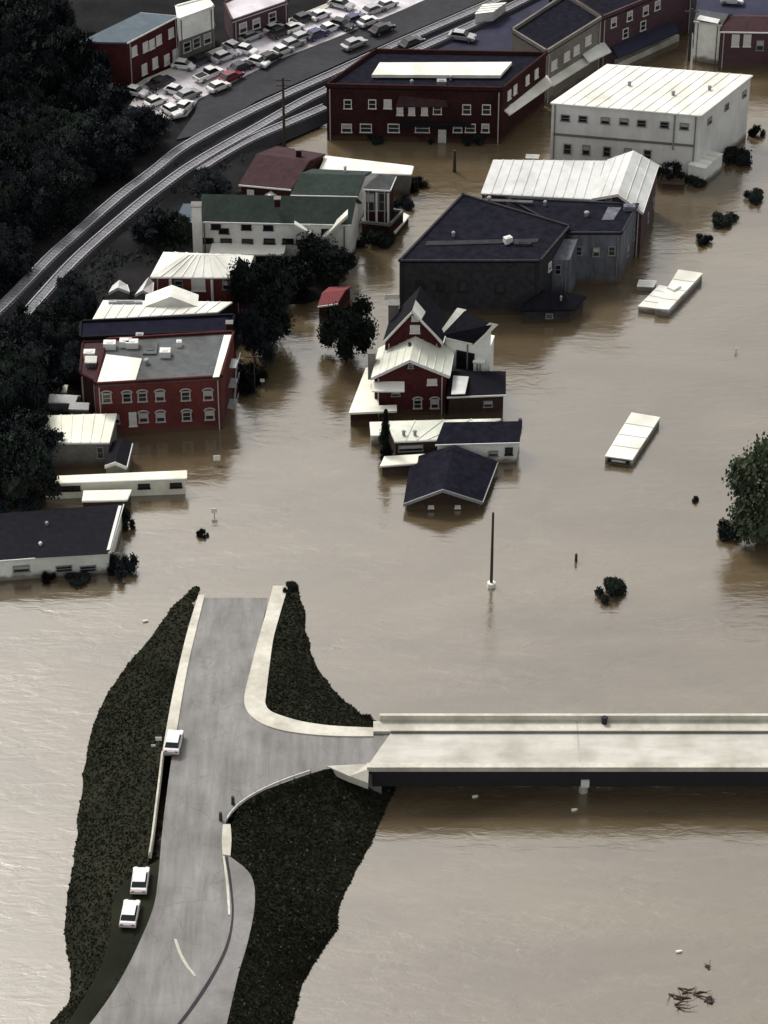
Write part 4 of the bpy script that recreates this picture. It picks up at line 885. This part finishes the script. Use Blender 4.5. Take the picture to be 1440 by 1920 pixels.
for x, y in cand:
    if random.random() < .06: continue
    up = y < trackY(x)
    r = random.uniform(3.2, 5.0); h = random.uniform(4.0, 6.6)
    if not up and y < 700: r *= .75; h *= .7
    lm = random.choice(['leaves_dark', 'leaves_navy', 'leaves_navy'])
    mk = min(marks, key=lambda m_: (m_[0][0]-x)**2+(m_[0][1]-y)**2); dx, dy = x-mk[0][0], y-mk[0][1]
    side = ('right of' if dx > 0 else 'left of') if abs(dx) > abs(dy) else ('below' if dy > 0 else 'above')
    lab = f"{'wide' if r > 4.1 else 'slender' if r < 3.2 else 'mid-sized'} {'blue-black' if lm == 'leaves_navy' else 'green-black'} {'tall' if h > 5.3 else 'low'} tree {side} {mk[1]}"
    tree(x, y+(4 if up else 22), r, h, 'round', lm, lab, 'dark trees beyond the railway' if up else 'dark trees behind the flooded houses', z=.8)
byl = {}
for o in bpy.data.objects:
    if o.get('group', '').startswith('dark trees'): byl.setdefault(o['label'], []).append(o)
for lab, L in byl.items():
    if len(L) > 1:
        L.sort(key=lambda o: o.location.x)
        for i, o in enumerate(L): o['label'] = ('left ' if i == 0 else 'right ' if i == len(L)-1 else 'middle ')+lab
# pale roofs glimpsed among the woods
for x, y, w_, lab, m in ((33, 208, 26, 'small white roof among the dark woods at the left edge', 'white_metal_roof'), (95, 286, 26, 'small grey-green roof in the dark woods, middle of the three', 'teal_roof'), (92, 346, 20, 'small white roof in the dark woods nearest the railway', 'galvanised_roof')):
    building('garden_shed', lab, 'shed', (x-w_/2, y+4), (x+w_/2, y+2), (x+w_/2+4, y-6), (x-w_/2+4, y-5), 5.5, 'grey_wall', m, 'gable_side', rise=.6, over=.2, zb=0)

# low undergrowth over the dry land around the tracks and houses
mb = MB(); random.seed(21); n_ = 0; sh = shoreW
while n_ < 14000:
    x, y = random.uniform(-60, 720), random.uniform(90, 900)
    if y < 130 and x > 150: continue
    if along_rail(x, y) or (y < trackY(x)-17 and x > 300): continue
    p = W(x, y, 1.1)
    n_ += 1
    if not inside(p.xy, sh) or dist(p.xy, sh[:len(shore)]) < 4.5: continue
    if noise.noise(Vector((p.x*.12, p.y*.12, 9))) < -.12: continue
    for _ in range(3):
        u = Vector((random.gauss(0, 1), random.gauss(0, 1), random.gauss(0, .6))).normalized(); v = u.orthogonal().normalized(); q = p+Vector((random.uniform(-.5, .5), random.uniform(-.5, .5), random.uniform(0, .5))); w2 = random.uniform(.12, .34)
        mb.face([q-u*w2, q-v*w2*.7, q+u*w2, q+v*w2*.7])
me = bpy.data.meshes.new('undergrowth'); me.from_pydata(mb.v, [], mb.f); me.materials.append(MATS['leaves_dark'])
o = bpy.data.objects.new('undergrowth', me); COL.objects.link(o); tag(o, 'low dark weeds over the dry ground by the railway', 'weeds', None, 'stuff')

# ------------------------------------------------------------------ vehicles
def make_car(paint, kind='car'):
    root = empty('parked_car', (0, 0, 0), '', 'car')
    m = MB(); prof = [(-2.2, .35), (-2.25, .75), (-2.05, .92), (-1.3, .98), (1.05, .98), (2.05, .82), (2.22, .6), (2.2, .35)]
    if kind == 'pickup': prof = [(-2.6, .4), (-2.65, .95), (-2.6, 1.05), (1.2, 1.05), (2.35, .95), (2.5, .7), (2.5, .4)]
    def loft(m, prof, w0, w1, top):
        n = len(prof)
        L = [Vector((x, -w0/2 if z < top else -w1/2, z)) for x, z in prof]; Rr = [Vector((x, w0/2 if z < top else w1/2, z)) for x, z in prof]
        m.face(L); m.face(Rr[::-1])
        for i in range(n): j = (i+1) % n; m.face([L[i], Rr[i], Rr[j], L[j]])
    loft(m, prof, 1.8, 1.68, .9); m.build('body', paint, root, local=True)
    cab = [(-1.75, .98), (-1.25, 1.42), (.35, 1.42), (1.05, .98)] if kind == 'car' else [(-.6, 1.05), (-.4, 1.7), (.8, 1.7), (1.5, 1.05)]
    m = MB(); loft(m, cab, 1.6, 1.36, 1.2); m.build('cabin_glass', 'glass', root, local=True)
    m = MB(); x0, x1 = cab[1][0], cab[2][0]; zt = cab[1][1]; m.box(((x0+x1)/2, 0, zt+.03), (x1-x0+.1, 1.36, .06)); m.build('roof_panel', paint, root, local=True)
    wx = 1.35 if kind == 'car' else 1.6
    for x in (-wx, wx):
        for y in (-.82, .82):
            m = MB(); m.tube((0, -.11, 0), (0, .11, 0), .33, .33, 12); o = m.build('wheel', 'rubber', root, local=True); o.location = (x, y, .33)
            m = MB(); m.tube((0, -.12, 0), (0, .12, 0), .18, .18, 8); m.build('rim', 'grey_metal', o, local=True)
    fx = prof[-2][0] if kind == 'car' else 2.5
    for y in (-.6, .6):
        m = MB(); m.box((fx-.02, y, .68), (.08, .35, .16)); m.build('headlight', 'lamp_clear', root, local=True)
        m = MB(); m.box((prof[1][0]+.0, y, .75), (.08, .3, .15)); m.build('taillight', 'lamp_red', root, local=True)
    if kind == 'pickup': m = MB(); m.box((-1.6, 0, 1.06), (1.7, 1.4, .04)); m.build('cargo_bed', 'car_dark', root, local=True)
    return root
protos = {}
def car(px, py, z, head, paint, label, kind='car', group=None):
    """head: pixel vector the car points along"""
    k = (paint, kind)
    if k not in protos: o = protos[k] = make_car(paint, kind)
    else: o = copy_tree(protos[k])
    p = W(px, py, z); q = W(px+head[0], py+head[1], z); d = q-p
    o.location = p; o.rotation_euler = (0, 0, math.atan2(d.y, d.x)); o['label'] = label; o['category'] = 'pickup' if kind == 'pickup' else 'car'
    if group: o['group'] = group
    return o
for c_ in (car(263, 1658, rz(1660), (8, -60), 'car_white', 'white car on the roadside shoulder, nearer the barrier'),
           car(244, 1720, rz(1700), (12, -60), 'car_white', 'white car on the roadside shoulder, lower of the two'),
           car(326, 1398, rz(1398)+.1, (14, -60), 'car_white', 'white compact car parked across the end of the left sidewalk')): c_.scale = (.84, .96, .96)
lot = [((594, 70), (30, -12), 'car_blue', 'dark blue car in the parking lot, left of the two blue ones'), ((664, 42), (30, -12), 'car_blue', 'dark blue car in the parking lot nearest the top edge'),
       ((505, 114), (30, -14), 'car_dark', 'black car at the street edge of the pale lot'), ((432, 150), (30, -14), 'car_red', 'dark red car at the street edge of the lot'),
       ((470, 74), (30, -12), 'car_silver', 'silver car parked by the far sidewalk'), ((512, 58), (30, -12), 'car_white', 'white car parked by the far sidewalk under the pale store'),
       ((570, 40), (30, -12), 'car_dark', 'black car in the lot near the far sidewalk'), ((345, 128), (30, 4), 'car_white', 'white car near the end of the far sidewalk'),
       ((392, 146), (34, -14), 'car_white', 'white pickup in the pale lot beside the dark red car'), ((322, 214), (20, 12), 'car_white', 'white car at the low corner of the lot by the cream shed'),
       ((346, 205), (30, -26), 'car_white', 'white car turned uphill at the low corner of the lot'), ((255, 178), (26, 6), 'car_white', 'white car at the left end of the pale lot'),
       ((378, 118), (30, -12), 'car_dark', 'dark car in the shade of the far sidewalk'), ((440, 96), (20, 10), 'car_silver', 'silver car standing askew in the middle of the lot'),
       ((302, 160), (30, -12), 'car_dark', 'dark car near the brick row building'), ((548, 88), (30, -12), 'car_silver', 'silver car at the street edge of the lot'), ((700, 24), (30, -12), 'car_silver', 'silver car at the top right end of the pale lot'),
       ((866, 74), (30, 4), 'car_silver', 'silver car alone in the bluish asphalt lot'), ((772, 86), (30, -12), 'car_dark', 'dark car by the tracks behind the corner store'), ((1372, 6), (30, 2), 'car_white', 'white car in the asphalt lot at the top right'),
       ((664, 88), (30, -12), 'car_silver', 'silver car waiting beside the upper railway track'), ((716, 60), (30, -12), 'car_dark', 'black car beside the upper railway track')]
extra = []
for k, (x, y) in enumerate(((330, 176), (352, 184), (410, 168), (452, 132), (484, 122), (530, 100), (566, 76), (618, 58), (640, 52), (690, 46), (726, 14), (420, 112), (462, 100), (526, 66), (550, 58), (600, 34), (640, 14), (292, 196))):
    near = ['the cream shed', 'the white askew pair', 'the dark red car', 'the black car at the street edge', 'the black street-edge car, right side', 'the silver car at the street edge', 'the left blue car', 'the left blue car, upper side', 'the right blue car', 'the right blue car, street side', 'the top right end of the lot', 'the silver askew car', 'the askew car, right side', 'the car under the pale store', 'the black car near the far sidewalk', 'the far black car, right side', 'the top edge of the photo', 'the brick row building'][k]
    pt = ('car_white', 'car_silver', 'car_white', 'car_dark', 'car_white')[k % 5]; extra.append(((x, y), (30, -12 if k % 4 else 8), pt, f"{pt[4:]} parked car in the pale lot next to {near}"))
for (p, hd, paint, lab) in lot+extra: car(p[0], p[1], 1.48, hd, paint, lab, 'pickup' if 'pickup' in lab else 'car', 'cars parked around the pale lot' if p[0] < 720 else None)

def trailer(P, h, label, name='house_trailer', cat='trailer', zb=-.2, extra=None):
    """P: roof corners A front-left, B front-right, C back-right, D back-left at height h"""
    q = [W(x, y, h) for x, y in P]; base = sum(q, Vector())/4; base.z = 0
    root = empty(name, base, label, cat)
    lo = grow(q, -.12); m = MB()
    for i in range(4): a, b = lo[i], lo[(i+1) % 4]; m.face([(a.x, a.y, zb), (b.x, b.y, zb), (b.x, b.y, h-.1), (a.x, a.y, h-.1)])
    m.build('body', 'warehouse_wall', root)
    m = MB(); m.slab(q, .14); m.build('roof', 'white_metal_roof', root)
    for t in (.25, .5, .75):
        u, v = lerp(q[0], q[3], t), lerp(q[1], q[2], t); mm = MB(); dd = (v-u); cc = (u+v)/2; mm.box((cc.x, cc.y, h+.03), (dd.length, .12, .06), math.atan2(dd.y, dd.x)); mm.build('roof_rib', 'galvanised_roof', root)
    return root, q
t, q = trailer([(1134, 855), (1186, 862), (1238, 782), (1184, 773)], 1.1, 'white box trailer awash in the open flood, nearer one')
a_, b_ = q[0], q[1]; mm = MB(); dd = b_-a_; cc = (a_+b_)/2; mm.box((cc.x, cc.y-.05, .55), (dd.length*.8, .1, .6), math.atan2(dd.y, dd.x)); mm.build('rear_door', 'dark_metal', t)
mm = MB(); mm.box((cc.x, cc.y-.12, .62), (dd.length*.5, .1, .3), math.atan2(dd.y, dd.x)); mm.build('door_panel', 'white_paint', t)
t, q = trailer([(1228, 578), (1254, 580), (1318, 512), (1272, 505)], 1.2, 'white trailer awash beyond the open flood, main one of the pair')
mm = MB(); p = W(1264, 540, 1.2); mm.box((p.x, p.y, 1.35), (1.6, 1.2, .3), .8); mm.build('roof_unit', 'white_paint', t)
t, q = trailer([(1196, 574), (1230, 578), (1262, 540), (1236, 534)], .9, 'lower white trailer leaning on the longer one')
t, q = trailer([(1194, 536), (1226, 538), (1232, 526), (1198, 524)], .8, 'small white flat trailer lying left of the pair')
t, q = trailer([(1290, 308), (1322, 316), (1356, 288), (1324, 280)], 2.8, 'white box truck stranded at the warehouse corner', 'box_truck', 'truck')
t, q = trailer([(1236, 312), (1262, 315), (1268, 299), (1242, 297)], 2.0, 'white van stranded under the warehouse windows', 'stranded_van', 'van')
t, q = trailer([(890, 26), (925, 22), (950, 4), (905, 8)], 3.6, 'cream bus on the tracks side at the top edge', 'parked_bus', 'bus', zb=1.9)
t, q = trailer([(1240, 345), (1284, 347), (1284, 318), (1244, 316)], .9, 'low brown deck below the dark bush', 'loading_deck', 'deck')
for c in children(t): c.data.materials.clear(); c.data.materials.append(MATS['brown_wood'])
t, q = trailer([(985, 296), (1010, 297), (1012, 290), (986, 289)], .9, 'white van roof above the water left of the warehouse', 'stranded_van', 'van')

# ------------------------------------------------------------------ poles, signs, small things
def pole(px, py, h, label, z=0, arms=1, name='utility_pole', r=.16):
    p = W(px, py, z); root = empty(name, p, label, 'pole'); m = MB(); m.tube(p-Vector((0, 0, 1.5)), p+Vector((0, 0, h)), r, r*.7, 8); m.build('post', 'pole_wood', root)
    for k in range(arms):
        m = MB(); m.box((p.x, p.y, p.z+h-.5-k*.9), (2.2, .12, .14)); m.build('crossarm', 'pole_wood', root)
        for u in (-1, -.5, .5, 1): mm = MB(); mm.tube((p.x+u, p.y, p.z+h-.43-k*.9), (p.x+u, p.y, p.z+h-.2-k*.9), .05, .05, 6); mm.build('insulator', 'grey_wall', root)
    return root, p
r_, p = pole(921, 1098, 10.9, 'tall dark pole with a white block at its foot standing in the open flood', arms=0, r=.2)
m = MB(); m.tube((p.x, p.y-.1, -.3), (p.x, p.y-.1, .55), .62, .5, 10); m.build('white_base', 'white_metal_roof', r_)
pole(533, 262, 10.5, 'utility pole beside the railway siding', 1, 2, r=.24)
pole(852, 322, 3.6, 'short brown post in the street below the corner store', 0, 0, 'street_post', .3)
pole(1292, 108, 8.5, 'dark pole left of the pale walled house at the top right', .5, 1, r=.25)
pole(478, 735, 6, 'thin pole at the street corner of the red brick store', 0, 1, r=.1)
pole(975, 800, 1.2, 'short dark post at the corner of the dark roofed shop', 0, 0, 'street_post', .35)
pole(1080, 1052, 1.1, 'short brown post in the open flood above the bridge', 0, 0, 'street_post', .22)
pole(437, 1508, 1.1, 'black bollard on the inner road curve, upper one of the pair', rz(1505), 0, 'bollard', .25)
pole(414, 1538, 1.1, 'black bollard on the inner road curve, lower one of the pair', rz(1535), 0, 'bollard', .25)
def sign(px, py, h, label, w_=.8, hh=.6, z=0, m='white_metal_roof'):
    p = W(px, py, z); root = empty('road_sign', p, label, 'sign'); mm = MB(); mm.tube(p-Vector((0, 0, .8)), p+Vector((0, 0, h)), .05, .05, 6); mm.build('post', 'grey_metal', root)
    mm = MB(); mm.box((p.x, p.y-.08, p.z+h), (w_, .05, hh)); mm.build('sign_panel', m, root)
sign(407, 870, 1.0, 'white sign above the water right of the cream bungalow', .9, .8)
sign(402, 968, .9, 'small white sign above the water beside the main street', .7, .7)
sign(492, 722, .8, 'small pale sign at the street corner of the red brick store', .6, .5)
sign(222, 1050, .9, 'small white sign at the corner of the black roofed hall', .6, .6)
sign(1380, 660, .5, 'tiny white sign in the open flood at the right', .4, .4)
sign(298, 1396, .9, 'white marker sign on the bank left of the compact car', .7, .5, rz(1396)-.4)
sign(288, 1404, .5, 'low white marker behind the marker sign on the bank', .5, .3, rz(1396)-.8)
sign(735, 572+22, 3.2, 'white sign board left of the brick house gable', 2.0, .9, 2)
b = W(1133, 1356, DZ+.2); root = empty('litter_bin', b, 'small black bin on the bridge sidewalk', 'bin'); m = MB(); m.tube(b, b+Vector((0, 0, .8)), .3, .36, 10); m.build('bin_body', 'dark_metal', root); m = MB(); m.tube(b+Vector((0, 0, .8)), b+Vector((0, 0, .9)), .38, .3, 10); m.build('lid', 'dark_metal', root)
# driftwood and floating scraps
def driftwood(px, py, n, L, label, seed, m='driftwood'):
    random.seed(seed); p = W(px, py, 0); root = empty('driftwood', p, label, 'driftwood')
    for _ in range(n):
        a = random.uniform(-.6, .6); o = p+Vector((random.gauss(0, L*.5), random.gauss(0, L*.35), .02)); q = o+Vector((math.cos(a)*L, math.sin(a)*L, random.uniform(0, .25)))
        mm = MB(); mid = (o+q)/2+Vector((0, random.uniform(-.3, .3), .1)); mm.tube(o, mid, .10, .09, 6); mm.tube(mid, q, .09, .03, 6)
        for _ in range(3): t = random.random(); s_ = o.lerp(q, t); mm.tube(s_, s_+Vector((random.gauss(0, .4), random.gauss(0, .4), .25)), .04, .02, 5)
        mm.build('branch', m, root)
driftwood(1265, 1872, 9, 1.5, 'tangle of dark branches floating at the bottom right', 5)
driftwood(1322, 1876, 3, .8, 'small dark branches floating right of the tangle', 6)
driftwood(1322, 1812, 2, .5, 'short dark stick floating above the branch tangle', 8)
for x, y, lab in ((1272, 1786, 'white plastic scrap floating at the lower right'), (1076, 1520, 'white plastic scrap floating just below the bridge'), (272, 1166, 'pale scrap floating left of the road'), (890, 1495, 'pale scrap floating below the bridge near the bank')):
    p = W(x, y, 0); o = empty('floating_scrap', p, lab, 'debris'); m = MB(); m.tube(p+Vector((-.25, 0, .05)), p+Vector((.3, .1, .12)), .18, .14, 8); m.tube(p+Vector((.3, .1, .12)), p+Vector((.42, .12, .14)), .05, .05, 6); m.build('plastic_jug', 'white_metal_roof', o)
bpy.context.view_layer.update()
